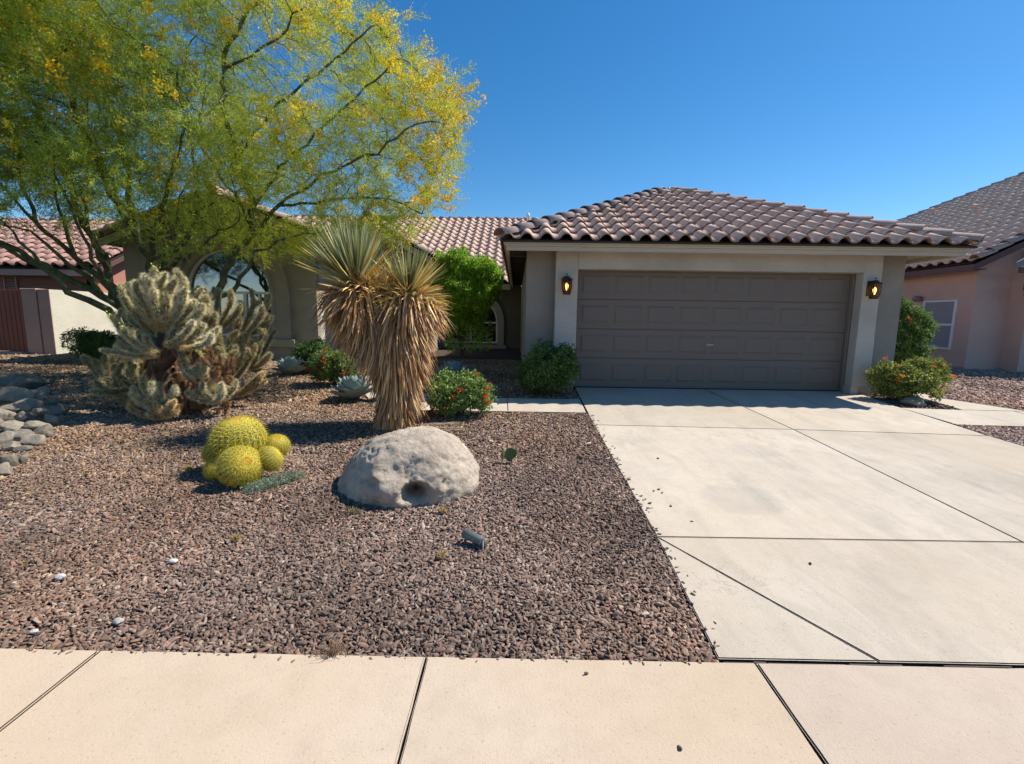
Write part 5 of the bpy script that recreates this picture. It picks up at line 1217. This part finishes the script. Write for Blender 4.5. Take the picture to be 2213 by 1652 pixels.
    if rest:
        kl = JM+JD+JT+JG; ks = kinds_collection('joint_kinds', kl); P, Rr_, Sc, Ix = [], [], [], []
        # order of children in the collection is alphabetical and matches kl
        for P0, me, o4, L in rest:
            l, q, s = o4.decompose(); P.append(l[:]); Rr_.append(q.to_euler('XYZ')[:]); Sc.append(s[:]); Ix.append(kl.index(me))
        scatter('joints', P, Rr_, Sc, Ix, np.ones((len(P), 3)), ks, root, kind='stuff')
    # trunks
    paths = []
    for pts in ([(348, 905, 6.2), (345, 850, 6.25), (352, 790, 6.2), (348, 705, 6.2)], [(410, 895, 6.3), (430, 850, 6.4), (440, 790, 6.7), (455, 715, 6.9)], [(480, 890, 6.6), (500, 830, 6.8), (525, 780, 7.0), (540, 745, 7.1)], [(330, 900, 6.2), (300, 850, 6.3), (275, 815, 6.4)], [(352, 790, 6.1), (340, 740, 6.05), (300, 730, 6.0)], [(352, 790, 6.15), (380, 760, 6.0), (420, 740, 6.0)], [(430, 860, 6.3), (455, 865, 6.1)]):
        q = [at(*p)-base for p in pts]; n = 12; sp = []
        for i in range(n):
            u_ = i/(n-1)*(len(q)-1); a = min(int(u_), len(q)-2); sp.append(q[a].lerp(q[a+1], u_-a))
        paths.append((np.array([v[:] for v in sp]), np.linspace(.085, .045, n)*np.array([1+.15*rng.gauss(0, 1) for _ in range(n)])))
    V, F = tubes_np(paths, 9); link('trunk', mesh_np('trunk', V, F, mat_rock('cholla_bark', (.14, .09, .07), (.24, .16, .11), (.08, .05, .04), 18, .9), True), None, root)
    for P in fruits[:60]:
        o = bpy.data.objects.new('fruit', JF[rng.randrange(2)]); COL.objects.link(o); o.parent = root; o.location = P-base; o.scale = (1.1, 1.1, 1.1)
    # dead fallen joints round the foot
    return root
cholla()

# ---- shaggy yucca with two heads
def yucca():
    r = np.random.default_rng(8); base = np.array([-1.535, 5.62, G(0, 5.62)]); root = empty('yucca', tuple(base), label='tall shaggy two-headed yucca with a skirt of dry leaves behind the boulder', cat='yucca')
    def blade(V, F, C, P, D, L, w, droop, col, side=None, bend=None, n=5):
        D = D/np.linalg.norm(D); s = np.cross(D, r.normal(size=3)) if side is None else side; s /= np.linalg.norm(s)+1e-9; b = len(V); p = P.copy(); d = D.copy(); tw = r.uniform(-.8, .8)
        for i in range(n+1):
            t_ = i/n; ww = w*(.75+.6*t_ if t_ < .35 else 1-.0*t_)*(1-((t_-.35)/.65)**1.6 if t_ > .35 else 1)/2+.0004
            up = np.cross(s, d); ss = s*math.cos(tw*t_)+up*math.sin(tw*t_)
            V.append(p-ss*ww); V.append(p+ss*ww); cc = np.clip(np.array(col)*(.85+.25*t_), 0, 1); C.append(cc*.9); C.append(cc)
            p = p+d*(L/n); d = d+np.array([0, 0, -droop/n])+(bend/n if bend is not None else 0); d /= np.linalg.norm(d)
        for i in range(n): F.append((b+2*i, b+2*i+1, b+2*i+3, b+2*i+2))
    h1 = np.array(at(769, 618, 5.60)[:]); h2 = np.array(at(884, 634, 5.66)[:])
    green = [(.36, .38, .15), (.46, .46, .22), (.28, .32, .14), (.55, .53, .28)]; gold = [(.76, .52, .13), (.70, .44, .09), (.80, .60, .22)]; dry = [(.72, .48, .23), (.78, .56, .30), (.56, .34, .16), (.42, .24, .11), (.84, .66, .42)]
    def pick(l): return np.array(l[r.integers(len(l))])*r.uniform(.55, 1.2)*(np.array([1.06, .93, .78]) if l is dry else 1)
    for hi, (H, up_n, tot, Lm, lean) in enumerate(((h1, 330, 1350, .74, np.array([-.12, -.15, 0])), (h2, 130, 1350, .58, np.array([.32, -.2, -.08])))):
        # green upright fan
        V, F, C = [], [], []
        for i in range(up_n):
            a = r.uniform(0, 6.283); el = R(r.uniform(38, 92)) if r.random() < .88 else R(r.uniform(10, 38)); D = np.array([math.cos(el)*math.cos(a), math.cos(el)*math.sin(a), math.sin(el)])+lean*.6
            q = pick(green) if (math.degrees(el) > 42 and D[0] < .45) else pick(gold if r.random() < .6 else green)
            blade(V, F, C, H+np.array([math.cos(a), math.sin(a), 0])*.03, D, Lm*r.uniform(.82, 1.1)*(.9+.1*math.sin(el)), .023*r.uniform(.8, 1.25), r.uniform(-.02, .1), q)
        me = mesh_np('green_leaves', np.array(V)-base, F, mat_vcol('yucca_blade', rough=.45, trans=.2), False); color_attr(me, 'col', np.array(C)); link('green_leaves', me, None, root, kind='stuff')
        # drying collar and skirt
        V, F, C = [], [], []
        for i in range(tot):
            a = r.uniform(0, 6.283); t_ = r.random(); el = R(34-122*t_**.55+r.normal(0, 9)) if hi == 0 else R(36-108*t_**.8+r.normal(0, 9)); ca = np.array([math.cos(a), math.sin(a), 0.])
            D = ca*math.cos(el)+np.array([0, 0, math.sin(el)])+lean*(.35 if el > -.5 else .1); P = H+ca*r.uniform(.02, .08)+np.array([0, 0, -.06-.32*t_*r.random()])
            q = pick(gold) if (el > -.2 and hi == 1 and r.random() < .75) or (el > .1 and r.random() < .4) else pick(dry)
            if el > .35 and r.random() < .5: q = pick(green)
            blade(V, F, C, P, D, Lm*r.uniform(.55, .88)*(.8 if (hi == 0 and D[0] < -.5 and el > -1.0 and r.random() < .85) else 1), .022*r.uniform(.6, 1.3), r.uniform(.1, .9) if el > -.6 else r.uniform(.1, .5), q, n=6)
        for i in range(70):       # snapped dark stubs in the crook
            a = r.uniform(0, 6.283); D = np.array([math.cos(a), math.sin(a), r.uniform(-.6, .9)]); blade(V, F, C, H+D*.03+[0, 0, -.08], D, .28, .011, .6, np.array((.30, .12, .05))*r.uniform(.6, 1.3), n=4)
        me = mesh_np('dry_leaves', np.array(V)-base, F, mat_vcol('yucca_dry', rough=.75, trans=.12), False); color_attr(me, 'col', np.array(C)); link('dry_leaves', me, None, root, kind='stuff')
    V, F, C = [], [], []
    for i in range(900):
        q = r.random(); c = h1*(1-q)+h2*q+np.array([r.normal(0, .04), r.normal(0, .05), r.uniform(-.18, .0)]); a = r.uniform(3.4, 6.1) if r.random() < .7 else r.uniform(0, 6.283); el = R(r.normal(25, 35)); D = np.array([math.cos(el)*math.cos(a), math.cos(el)*math.sin(a), math.sin(el)])
        blade(V, F, C, c, D, r.uniform(.25, .5), .017*r.uniform(.6, 1.2), r.uniform(.2, 1.0), pick(gold) if r.random() < .6 else pick(dry), n=5)
    me = mesh_np('dry_leaves', np.array(V)-base, F, mat_vcol('yucca_gold', rough=.7, trans=.15), False); color_attr(me, 'col', np.array(C)); link('dry_leaves', me, None, root, kind='stuff')
    # trunk: fork under the heads
    fork = np.array(at(838, 735, 5.63)[:]); foot = base.copy()
    paths = [(np.array([foot-[0, 0, .05], foot+(fork-foot)*.35, foot+(fork-foot)*.7, fork]), [.17, .11, .105, .10]), (np.array([fork-[0, 0, .1], (fork+h1)/2+[-.02, 0, 0], h1]), [.09, .075, .05]), (np.array([fork-[0, 0, .1], (fork+h2)/2, h2]), [.09, .075, .05])]
    V, F = tubes_np(paths, 12); link('trunk', mesh_np('trunk', V-base, F, mat_rock('yucca_bark', (.20, .13, .08), (.30, .21, .13), (.12, .08, .05), 12, .9), True), None, root)
    # thatch of hanging leaves down both limbs and the trunk
    V, F, C = [], [], []
    for i in range(6800):
        t_ = r.random()
        if t_ < .30:
            H = h1 if r.random() < .5 else h2; q = r.random(); c = fork+(H-fork)*q; rad = .16+.14*q; hang = R(-r.uniform(48, 80)); L = r.uniform(.32, .52); z = c
        else:
            zz = 1.32-1.22*((t_-.30)/.70)**.9; cx = np.interp(zz, [.1, .32, .6, .88, 1.10, 1.43], [-1.50, -1.50, -1.43, -1.43, -1.46, -1.50]); rad = np.interp(zz, [.1, .25, .5, .75, 1.0, 1.2, 1.4], [.19, .14, .13, .165, .25, .34, .34])*r.uniform(.75, 1.05)
            hang = R(-r.uniform(58, 86) if r.random() < .3 else -r.uniform(70, 86)); L = r.uniform(.24, .56)*(.75 if zz < .6 else 1); z = np.array([cx, 5.63, zz+.1])
        a = r.uniform(0, 6.283); ca = np.array([math.cos(a), math.sin(a), 0.]); D = ca*math.cos(hang)+np.array([0, 0, math.sin(hang)])
        col = pick(dry) if r.random() < .8 else np.array((.30, .17, .12))*r.uniform(.7, 1.2)
        if z[2] < .7: col = col*[.95, .92, .9]; D = D+ca*.15
        P = z+ca*rad
        if P[2]+D[2]/np.linalg.norm(D)*L < foot[2]+.005: L = max(.08, (P[2]-foot[2]-.005)/max(.2, -D[2]/np.linalg.norm(D)))
        blade(V, F, C, P, D, L, .024*r.uniform(.6, 1.3), r.uniform(-.1, .12), col, side=np.cross(ca, [0, 0, 1])+r.normal(0, .35, 3), n=4)
    me = mesh_np('leaf_thatch', np.array(V)-base, F, mat_vcol('yucca_thatch', rough=.8, trans=.08), False); color_attr(me, 'col', np.array(C)); link('leaf_thatch', me, None, root, kind='stuff')
yucca()
# fallen yucca leaves on the gravel
r_ = np.random.default_rng(2); paths = []
for i in range(16):
    x, y = -1.15+r_.uniform(-.1, .45), 5.4+r_.uniform(-.3, .4); a = r_.uniform(-.4, .6); z = G(0, y)+.01; paths.append((np.array([[x, y, z], [x+.12*math.cos(a), y+.12*math.sin(a), z+.01], [x+.26*math.cos(a+.1), y+.26*math.sin(a+.1), z]]), [.004, .004, .001]))
V, F = tubes_np(paths, 4); link('fallen_leaves', mesh_np('fallen_leaves', V, F, mat_paint('fallen_leaf', (.5, .38, .24), .8)), kind='stuff')

# ---- palo verde
def sprig_mesh(name, mat, seed, L=.34):
    r = np.random.default_rng(seed); V, F = [], []
    def strip(P, D, l, w):
        s = np.cross(D, r.normal(size=3)); s /= np.linalg.norm(s); b = len(V); V.extend([P-s*w, P+s*w, P+D*l]); F.append((b, b+1, b+2))
    def leaves(P, D, l, n):
        for i in range(n):
            t_ = (i+.5)/n; q = P+D*l*t_; s = np.cross(D, r.normal(size=3)); s /= np.linalg.norm(s)
            d = D*.5+s*r.choice((-1, 1))*.9+r.normal(0, .25, 3); d /= np.linalg.norm(d); ll = r.uniform(.014, .026); w = r.uniform(.004, .0065); c = np.cross(d, r.normal(size=3)); c /= np.linalg.norm(c); b = len(V)
            V.extend([q, q+d*ll*.5+c*w, q+d*ll, q+d*ll*.5-c*w]); F.append((b, b+1, b+2)); F.append((b, b+2, b+3))
    D0 = np.array([0, 0, 1.]); strip(np.zeros(3), D0, L, .0018)
    for i in range(9):
        z = L*(.08+.86*i/9); D = D0*r.uniform(.5, .9)+r.normal(0, .55, 3)*[1, 1, .25]; D /= np.linalg.norm(D); l = L*r.uniform(.25, .5); P = np.array([0, 0, z]); strip(P, D, l, .0013); leaves(P, D, l, 11)
    leaves(np.zeros(3), D0, L, 12)
    return mesh_np(name, V, F, mat)
def blossom_mesh(name, mat, seed):
    r = np.random.default_rng(seed); V, F = [], []
    for i in range(16):
        c = np.array([r.normal(0, .028), r.normal(0, .028), r.uniform(0, .15)]); 
        for k in range(5):
            d = r.normal(size=3); d /= np.linalg.norm(d); s = np.cross(d, r.normal(size=3)); s /= np.linalg.norm(s); l = .016; w = .009; b = len(V); V.extend([c, c+d*l*.6+s*w, c+d*l, c+d*l*.6-s*w]); F.append((b, b+1, b+2)); F.append((b, b+2, b+3))
    return mesh_np(name, V, F, mat)
def palo_verde():
    rng = np.random.default_rng(31); base = np.array(at(318, 822, 9.0)[:]); base[2] = G(0, 9.0)
    root = empty('palo_verde_tree', tuple(base), label='huge multi-trunked palo verde tree with feathery green crown and yellow blossom', cat='tree')
    limbs = [
        [(318, 815, 9.0), (275, 725, 8.7), (236, 668, 8.5), (191, 650, 8.3), (147, 631, 8.1), (124, 603, 8.0), (92, 582, 7.9), (59, 561, 7.8), (10, 535, 7.6), (-60, 505, 7.4), (-150, 470, 7.3)],
        [(318, 815, 9.0), (285, 720, 8.9), (262, 665, 8.85), (221, 643, 8.8), (165, 612, 8.7), (118, 587, 8.6), (68, 562, 8.6), (15, 531, 8.5), (-50, 500, 8.5), (-140, 440, 8.6)],
        [(318, 815, 9.0), (285, 700, 9.0), (247, 625, 8.9), (212, 597, 8.8), (162, 555, 8.7), (118, 514, 8.5), (74, 478, 8.4), (35, 437, 8.3), (12, 405, 8.2), (-40, 340, 8.0)],
        [(318, 815, 9.0), (275, 690, 9.1), (248, 640, 9.1), (235, 584, 9.0), (224, 552, 9.0), (203, 519, 9.1), (174, 470, 9.2), (150, 400, 9.3), (110, 310, 9.4), (60, 200, 9.5)],
        [(318, 815, 9.0), (322, 700, 9.2), (330, 600, 9.3), (322, 560, 9.3), (298, 512, 9.3), (288, 475, 9.3), (279, 430, 9.2), (278, 394, 9.1), (260, 278, 8.9), (227, 199, 8.8), (213, 116, 8.7), (216, 40, 8.6), (200, -60, 8.5)],
        [(318, 815, 9.0), (335, 690, 9.4), (345, 590, 9.6), (365, 548, 9.7), (400, 520, 9.8), (427, 475, 9.8), (430, 400, 9.9), (410, 300, 10.0), (390, 180, 10.1)],
        [(318, 815, 9.0), (375, 720, 9.0), (430, 655, 9.0), (472, 628, 8.9), (486, 590, 8.85), (506, 545, 8.8), (545, 508, 8.7), (548, 437, 8.6), (532, 396, 8.5), (506, 301, 8.4), (482, 255, 8.3), (459, 235, 8.2), (420, 180, 8.0)],
        [(545, 508, 8.7), (575, 470, 8.6), (603, 445, 8.5), (659, 413, 8.3), (719, 372, 8.2), (790, 335, 8.0), (860, 300, 7.9), (930, 260, 7.9)],
        [(548, 470, 8.65), (585, 399, 8.5), (603, 362, 8.4), (668, 315, 8.2), (696, 278, 8.1), (724, 250, 8.0), (790, 190, 7.9), (850, 130, 7.9)],
        [(520, 350, 8.45), (526, 322, 8.4), (570, 262, 8.3), (622, 213, 8.1), (687, 162, 7.9), (761, 93, 7.8), (800, 60, 7.8)],
        [(482, 255, 8.3), (484, 148, 8.4), (494, 90, 8.4), (540, 20, 8.5), (590, -40, 8.6)],
        [(484, 148, 8.4), (533, 125, 8.3), (603, 80, 8.1), (660, 20, 8.0)],
        [(603, 445, 8.5), (680, 440, 8.6), (760, 430, 8.6), (840, 430, 8.6), (910, 460, 8.5)],
        [(430, 655, 9.0), (500, 632, 8.5), (518, 602, 8.4), (539, 578, 8.3), (553, 543, 8.3), (600, 520, 8.4), (680, 505, 8.5), (770, 500, 8.7)],
        [(221, 643, 8.8), (190, 600, 8.5), (150, 575, 8.3), (100, 530, 8.1), (60, 500, 8.0), (20, 490, 7.9), (-40, 470, 7.8)],
        [(162, 555, 8.7), (150, 520, 8.6), (140, 480, 8.5), (120, 430, 8.4), (110, 370, 8.3), (90, 300, 8.2)],
        [(74, 478, 8.4), (60, 430, 8.4), (40, 380, 8.3), (45, 330, 8.2), (20, 260, 8.1)],
        [(235, 584, 9.0), (215, 560, 8.7), (190, 500, 8.5), (185, 450, 8.4), (160, 380, 8.2), (150, 300, 8.0)],
        [(92, 582, 7.9), (70, 545, 7.9), (40, 520, 7.8), (0, 470, 7.8), (-30, 430, 7.8)],
        [(326, 570, 9.3), (350, 550, 9.0), (380, 500, 8.7), (385, 450, 8.5), (400, 380, 8.4)],
        [(288, 475, 9.3), (250, 430, 9.0), (230, 370, 8.8), (200, 300, 8.6), (190, 230, 8.5)],
        [(545, 508, 8.7), (525, 450, 8.8), (490, 400, 8.9), (440, 330, 9.0), (430, 260, 9.0)],
        [(262, 665, 8.85), (240, 640, 8.3), (200, 560, 7.7), (150, 450, 7.3), (100, 330, 7.1)],
        [(322, 560, 9.3), (340, 480, 8.8), (370, 380, 8.2), (400, 270, 7.8), (380, 150, 7.6)],
        [(298, 512, 9.3), (230, 400, 8.4), (190, 300, 8.0), (130, 150, 7.7), (80, 20, 7.6)],
        [(345, 590, 9.6), (385, 560, 9.2), (420, 545, 8.6), (470, 500, 8.2), (520, 480, 7.9)],
    ]
    nodes, par, limb_r = [], [], []
    def addpath(pts):
        P = [np.array(at(*p)[:]) for p in pts]; prev = None
        if nodes:
            d = np.linalg.norm(np.array(nodes)-P[0], axis=1); j = int(d.argmin())
            if d[j] < .6: prev = j; P[0] = nodes[j]
        if prev is None: nodes.append(P[0]); par.append(-1); prev = 0; limb_r.append(.13)
        wob = rng.normal(0, .025, (60, 3)); c = 0; tot_ = sum(np.linalg.norm(b-a) for a, b in zip(P, P[1:])); run_ = 0; r0_ = .092 if pts[0][1] > 800 else min(.052, limb_r[prev]*.8)
        for a, b in zip(P, P[1:]):
            n = max(1, int(np.linalg.norm(b-a)/.17))
            for i in range(1, n+1):
                c += 1; nodes.append(a+(b-a)*i/n+wob[c % 60]*(1 if i < n else .5)); par.append(prev); prev = len(nodes)-1; run_ += np.linalg.norm(b-a)/n; limb_r.append(max(.012, r0_*(1-run_/tot_)**.85))
    for l in limbs: addpath(l)
    n_limb = len(nodes)
    # attraction points inside the crown outline
    out = [(650, -220), (700, 0), (780, 25), (868, 58), (850, 95), (905, 135), (975, 175), (1000, 225), (985, 300), (992, 350), (950, 400), (985, 415), (955, 445), (905, 470), (915, 500), (850, 505), (790, 500), (720, 520), (650, 535), (600, 540), (540, 545), (480, 525), (400, 545), (330, 525), (250, 495), (180, 480), (100, 475), (0, 480), (-200, 480), (-600, 480), (-750, 200), (-700, -250), (-300, -420), (200, -420), (500, -350)]
    A = []
    holes = [(330, 470, 40), (60, 455, 40), (545, 465, 28), (870, 400, 35), (760, 300, 22), (705, 100, 25), (560, 60, 18), (215, 470, 20), (640, 130, 22), (860, 370, 25), (150, 420, 18), (430, 330, 20), (300, 330, 18), (600, 250, 18), (520, 160, 20), (400, 80, 20), (930, 390, 18), (470, 430, 38), (625, 475, 30), (560, 440, 25), (90, 470, 30), (250, 250, 20), (700, 200, 20), (350, 250, 18), (500, 30, 20)]
    while len(A) < 6300:
        px, py, Y = rng.uniform(-750, 1005), rng.uniform(-420, 580), rng.uniform(6.4, 10.9)
        if not inpoly(np.array([px]), np.array([py]), out)[0]: continue
        p = np.array(at(px, py, Y)[:])
        if p[2] > 8.4 or p[0] < -13.2: continue
        e = ((p[0]+6.4)/6.9)**2+((p[1]-8.6)/2.6)**2+(max(0, p[2]-3.6)/5.0)**2
        if e > 1: continue
        if p[1] < max(6.3, 6.5+.24*(p[0]+7)): continue
        if p[2] < 2.45+.15*abs(p[0]+6.5)*0: continue
        if any((px-a)**2+(py-b)**2 < 1.2*c*c for a, b, c in holes): continue
        if p[0] > -5.5 and (mnoise.noise(Vector(p*.85)) < -.13 or mnoise.noise(Vector(p*1.9)) < -.24): continue
        if p[0] <= -5.5 and mnoise.noise(Vector(p*.85)) < -.25: continue
        if p[0] > -5 and rng.random() < .05: continue
        if px < 300 and py > 380 and rng.random() < .35: continue
        if px > 620 and py < 60 and py < (px-620)*-.2: continue
        A.append(p)
    A = np.array(A); N = np.array(nodes); near = np.full(len(A), 1e9); who = np.zeros(len(A), int)
    def upd(idx):
        for i0 in range(0, len(idx), 400):
            ii = idx[i0:i0+400]; d = np.linalg.norm(A[:, None]-N[ii][None], axis=2); j = d.argmin(1); dm = d[np.arange(len(A)), j]; k = dm < near; near[k] = dm[k]; who[k] = ii[j[k]]
    upd(np.arange(len(N))); alive = np.ones(len(A), bool); par_l = par
    for it in range(46):
        k = alive & (near < 2.6)
        if not k.any(): break
        dirs = {}
        V_ = A[k]-N[who[k]]; V_ /= np.linalg.norm(V_, axis=1)[:, None]+1e-9
        for w_, v in zip(who[k], V_): dirs.setdefault(int(w_), []).append(v)
        new = []
        for w_, vs in dirs.items():
            d = np.mean(vs, axis=0)+rng.normal(0, .16, 3)
            if par_l[w_] >= 0: q = N[w_]-N[par_l[w_]]; d = d+.35*q/(np.linalg.norm(q)+1e-9)
            d /= np.linalg.norm(d)+1e-9; new.append((N[w_]+d*.17, w_))
        s0 = len(N); N = np.concatenate([N, np.array([q[0] for q in new])]); par_l += [q[1] for q in new]; upd(np.arange(s0, len(N))); alive &= near > .19
    n = len(N); rad2 = np.zeros(n); child = np.zeros(n, int); par_a = np.array(par_l)
    for i in range(n-1, 0, -1):
        if child[i] == 0: rad2[i] = .0035**2.2
        rad2[par_a[i]] += rad2[i]; child[par_a[i]] += 1
    if child[0] == 0: rad2[0] = 1e-5
    rad = np.minimum(rad2**(1/2.2)*1.15, .105)
    rad[:n_limb] = np.maximum(np.minimum(rad[:n_limb], .09), np.array(limb_r))
    # chains for tubes
    kids = [[] for _ in range(n)]
    for i in range(1, n):
        if par_a[i] >= 0: kids[par_a[i]].append(i)
    paths_big, paths_small, starts = [], [], [(0, None)]
    stack = [(0, -1)]
    while stack:
        i, p = stack.pop(); ch = [p] if p >= 0 else []; c = i
        while True:
            ch.append(c)
            if not kids[c]: break
            ks = sorted(kids[c], key=lambda q: -rad[q])
            for q in ks[1:]: stack.append((q, c))
            c = ks[0]
        if len(ch) > 1:
            rr = rad[ch].copy()
            if p >= 0: rr[0] = min(rr[0], rr[1]*1.25)
            (paths_big if rr.max() > .02 else paths_small).append((N[ch]-base, rr))
    t = NT('palo_verde_bark'); p = t.co(); nn = t.noise(p, 6, 6, .7); c = t.mix(t.ramp(nn, [(.4, 0), (.65, 1)]), (.085, .095, .04), (.17, .19, .085)); c = t.mix(t.ramp(t.noise(p, 22, 5, .7), [(.5, 0), (.7, .7)]), c, (.05, .045, .03)); t.base(c); t.set(.8, spec=.2); t.bump(nn, .5, .01); bark = t.m
    V, F = tubes_np(paths_big, 9); link('trunk', mesh_np('trunk', V, F, bark, True), None, root)
    V, F = tubes_np(paths_small, 4); link('branches', mesh_np('branches', V, F, bark, True), None, root, kind='stuff')
    # sprigs
    cand = np.where(rad < .011)[0]; cand = cand[cand >= n_limb] if len(cand) > 4000 else cand
    P, D, tw = [], [], []
    for a_, w_i in zip(A, who):
        v = a_-N[w_i]; L_ = np.linalg.norm(v)
        if L_ > 1.1: continue
        if L_ > .05:
            md = N[w_i]+v*.5+rng.normal(0, .02, 3)+np.array([0, 0, .06*L_]); tw.append((np.array([N[w_i], md, a_])-base, [.0042, .0032, .0018]))
        o_ = v/(L_+1e-6)*.8+(a_-np.array([-6.6, 8.6, 3.0]))/6.0
        for _ in range(1 if rng.random() < .55 else 2): P.append(a_+rng.normal(0, .07, 3)); D.append(o_+rng.normal(0, .45, 3)+np.array([0, 0, -.22]))
    V, F = tubes_np(tw, 3); link('twigs', mesh_np('twigs', V, F, bark, True), None, root, kind='stuff')
    for i in cand:
        q = N[i]-N[par_a[i]]; q /= np.linalg.norm(q)+1e-9; tip = child[i] == 0
        for _ in range(2 if tip else 1):
            if not tip and rng.random() < .25: continue
            d = q+rng.normal(0, .55, 3)+np.array([0, 0, -.10]); P.append(N[i]+rng.normal(0, .05, 3)); D.append(d)
    P = np.array(P); D = np.array(D); m_ = len(P)
    g = np.array([mnoise.noise(Vector(p*.6)) for p in P])[:, None]
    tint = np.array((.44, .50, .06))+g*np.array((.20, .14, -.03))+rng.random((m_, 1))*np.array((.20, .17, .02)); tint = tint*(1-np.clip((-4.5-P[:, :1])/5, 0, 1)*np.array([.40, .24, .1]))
    sk = kinds_collection('sprig_kinds', [sprig_mesh('sprig', M['needle'], i) for i in range(5)])
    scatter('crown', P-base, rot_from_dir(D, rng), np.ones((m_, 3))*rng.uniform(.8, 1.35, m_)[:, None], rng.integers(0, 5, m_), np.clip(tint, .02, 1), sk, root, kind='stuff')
    # blossom: more on the right and along the top
    bk = kinds_collection('blossom_kinds', [blossom_mesh('blossom', M['petal'], i) for i in range(4)])
    prob = []
    spots = [(420, 75, 55), (350, 60, 30), (180, 150, 35), (260, 185, 30), (400, 205, 25), (620, 245, 45), (790, 65, 45), (840, 62, 30), (600, 30, 45), (655, 75, 25), (900, 200, 60), (960, 260, 50), (930, 330, 60), (850, 250, 50), (900, 420, 50), (345, 400, 20), (360, 430, 25), (955, 400, 40), (870, 170, 40), (690, 320, 35), (780, 440, 30), (515, 205, 22), (215, 110, 25), (100, 130, 30), (30, 270, 30), (690, 370, 20), (340, 20, 40), (530, 15, 30), (700, 20, 40), (60, 60, 25), (870, 510, 30), (920, 480, 35)]
    spots = [(a, b, c*.75) for a, b, c in spots]
    d3 = P-np.array([0, 0, CH]); f_, r3, u3 = np.array(_f[:]), np.array(_r[:]), np.array(_u[:]); zc = d3@f_; qx = 1106.5+CF*(d3@r3)/zc; qy = 826-CF*(d3@u3)/zc
    # the blossom hangs in drifts: a 3-D noise field, denser where the photograph shows it
    w_ = np.zeros(m_)
    for a, b, c in spots: w_ = np.maximum(w_, np.exp(-((qx-a)**2+(qy-b)**2)/(c*c)))
    nz = np.array([mnoise.noise(Vector(p*1.7+Vector((9, 9, 9)).to_tuple()[0])) for p in P])
    front = (P[:, 1] < np.where(qx < 560, 8.3, 9.4))*np.where(qx < 560, 1.6, 1.)
    pr = (w_*.8*front)*(nz > -.3)+(nz > .34)*.22*front+(qx > 860)*.07
    k = rng.random(m_) < pr; B = P[k]+D[k]/np.linalg.norm(D[k], axis=1)[:, None]*.22; B = np.concatenate([B, B+rng.normal(0, .05, B.shape)]); mb = len(B)
    yc = np.array([(.95, .70, .03), (.95, .78, .06), (.90, .58, .02), (.95, .82, .20)])[rng.integers(0, 4, mb)]
    scatter('blossom', B-base, rot_from_dir(np.concatenate([D[k], D[k]]), rng), np.ones((mb, 3))*rng.uniform(.9, 1.5, mb)[:, None], rng.integers(0, 4, mb), yc*rng.uniform(.85, 1.1, (mb, 1)), bk, root, kind='stuff')
    print('palo verde nodes', n, 'sprigs', m_, 'blossom', mb)
palo_verde()

# ---- litter: straws, twigs and fallen petals in the gravel
r_ = np.random.default_rng(77); paths = []
for i in range(260):
    y = 1.95+4.2*r_.random()**1.4; x = r_.uniform(-1.1*y-.6, .85)
    if ((x-BOU[0])/BOU[2])**2+((y-BOU[1])/BOU[3])**2 < 1.05: continue
    a = r_.uniform(0, 6.283); l = r_.uniform(.02, .07); c = r_.uniform(-.5, .5); z = G(0, y)+.006
    paths.append((np.array([[x, y, z], [x+l*.5*math.cos(a), y+l*.5*math.sin(a), z+.008], [x+l*math.cos(a+c), y+l*math.sin(a+c), z+.002]]), [.0012, .0014, .0006]))
V, F = tubes_np(paths, 4); link('dry_litter', mesh_np('dry_litter', V, F, mat_paint('straw', (.55, .42, .28), .8)), kind='stuff')
n = 420; Y = r_.uniform(4.5, 10.5, n); X = r_.uniform(-9.5, -3.6, n); Y2 = np.concatenate([Y, r_.uniform(2.2, 4.6, 60)]); X2 = np.concatenate([X, r_.uniform(-4, -2.2, 60)])
scatter('fallen_petals', np.stack([X2, Y2, [G(0, y)+.012 for y in Y2]], 1), r_.uniform(0, 6, (len(X2), 3)), np.ones((len(X2), 3))*r_.uniform(.3, .6, len(X2))[:, None], r_.integers(0, 3, len(X2)), np.tile((.75, .50, .06), (len(X2), 1)), FLOWK, kind='stuff')
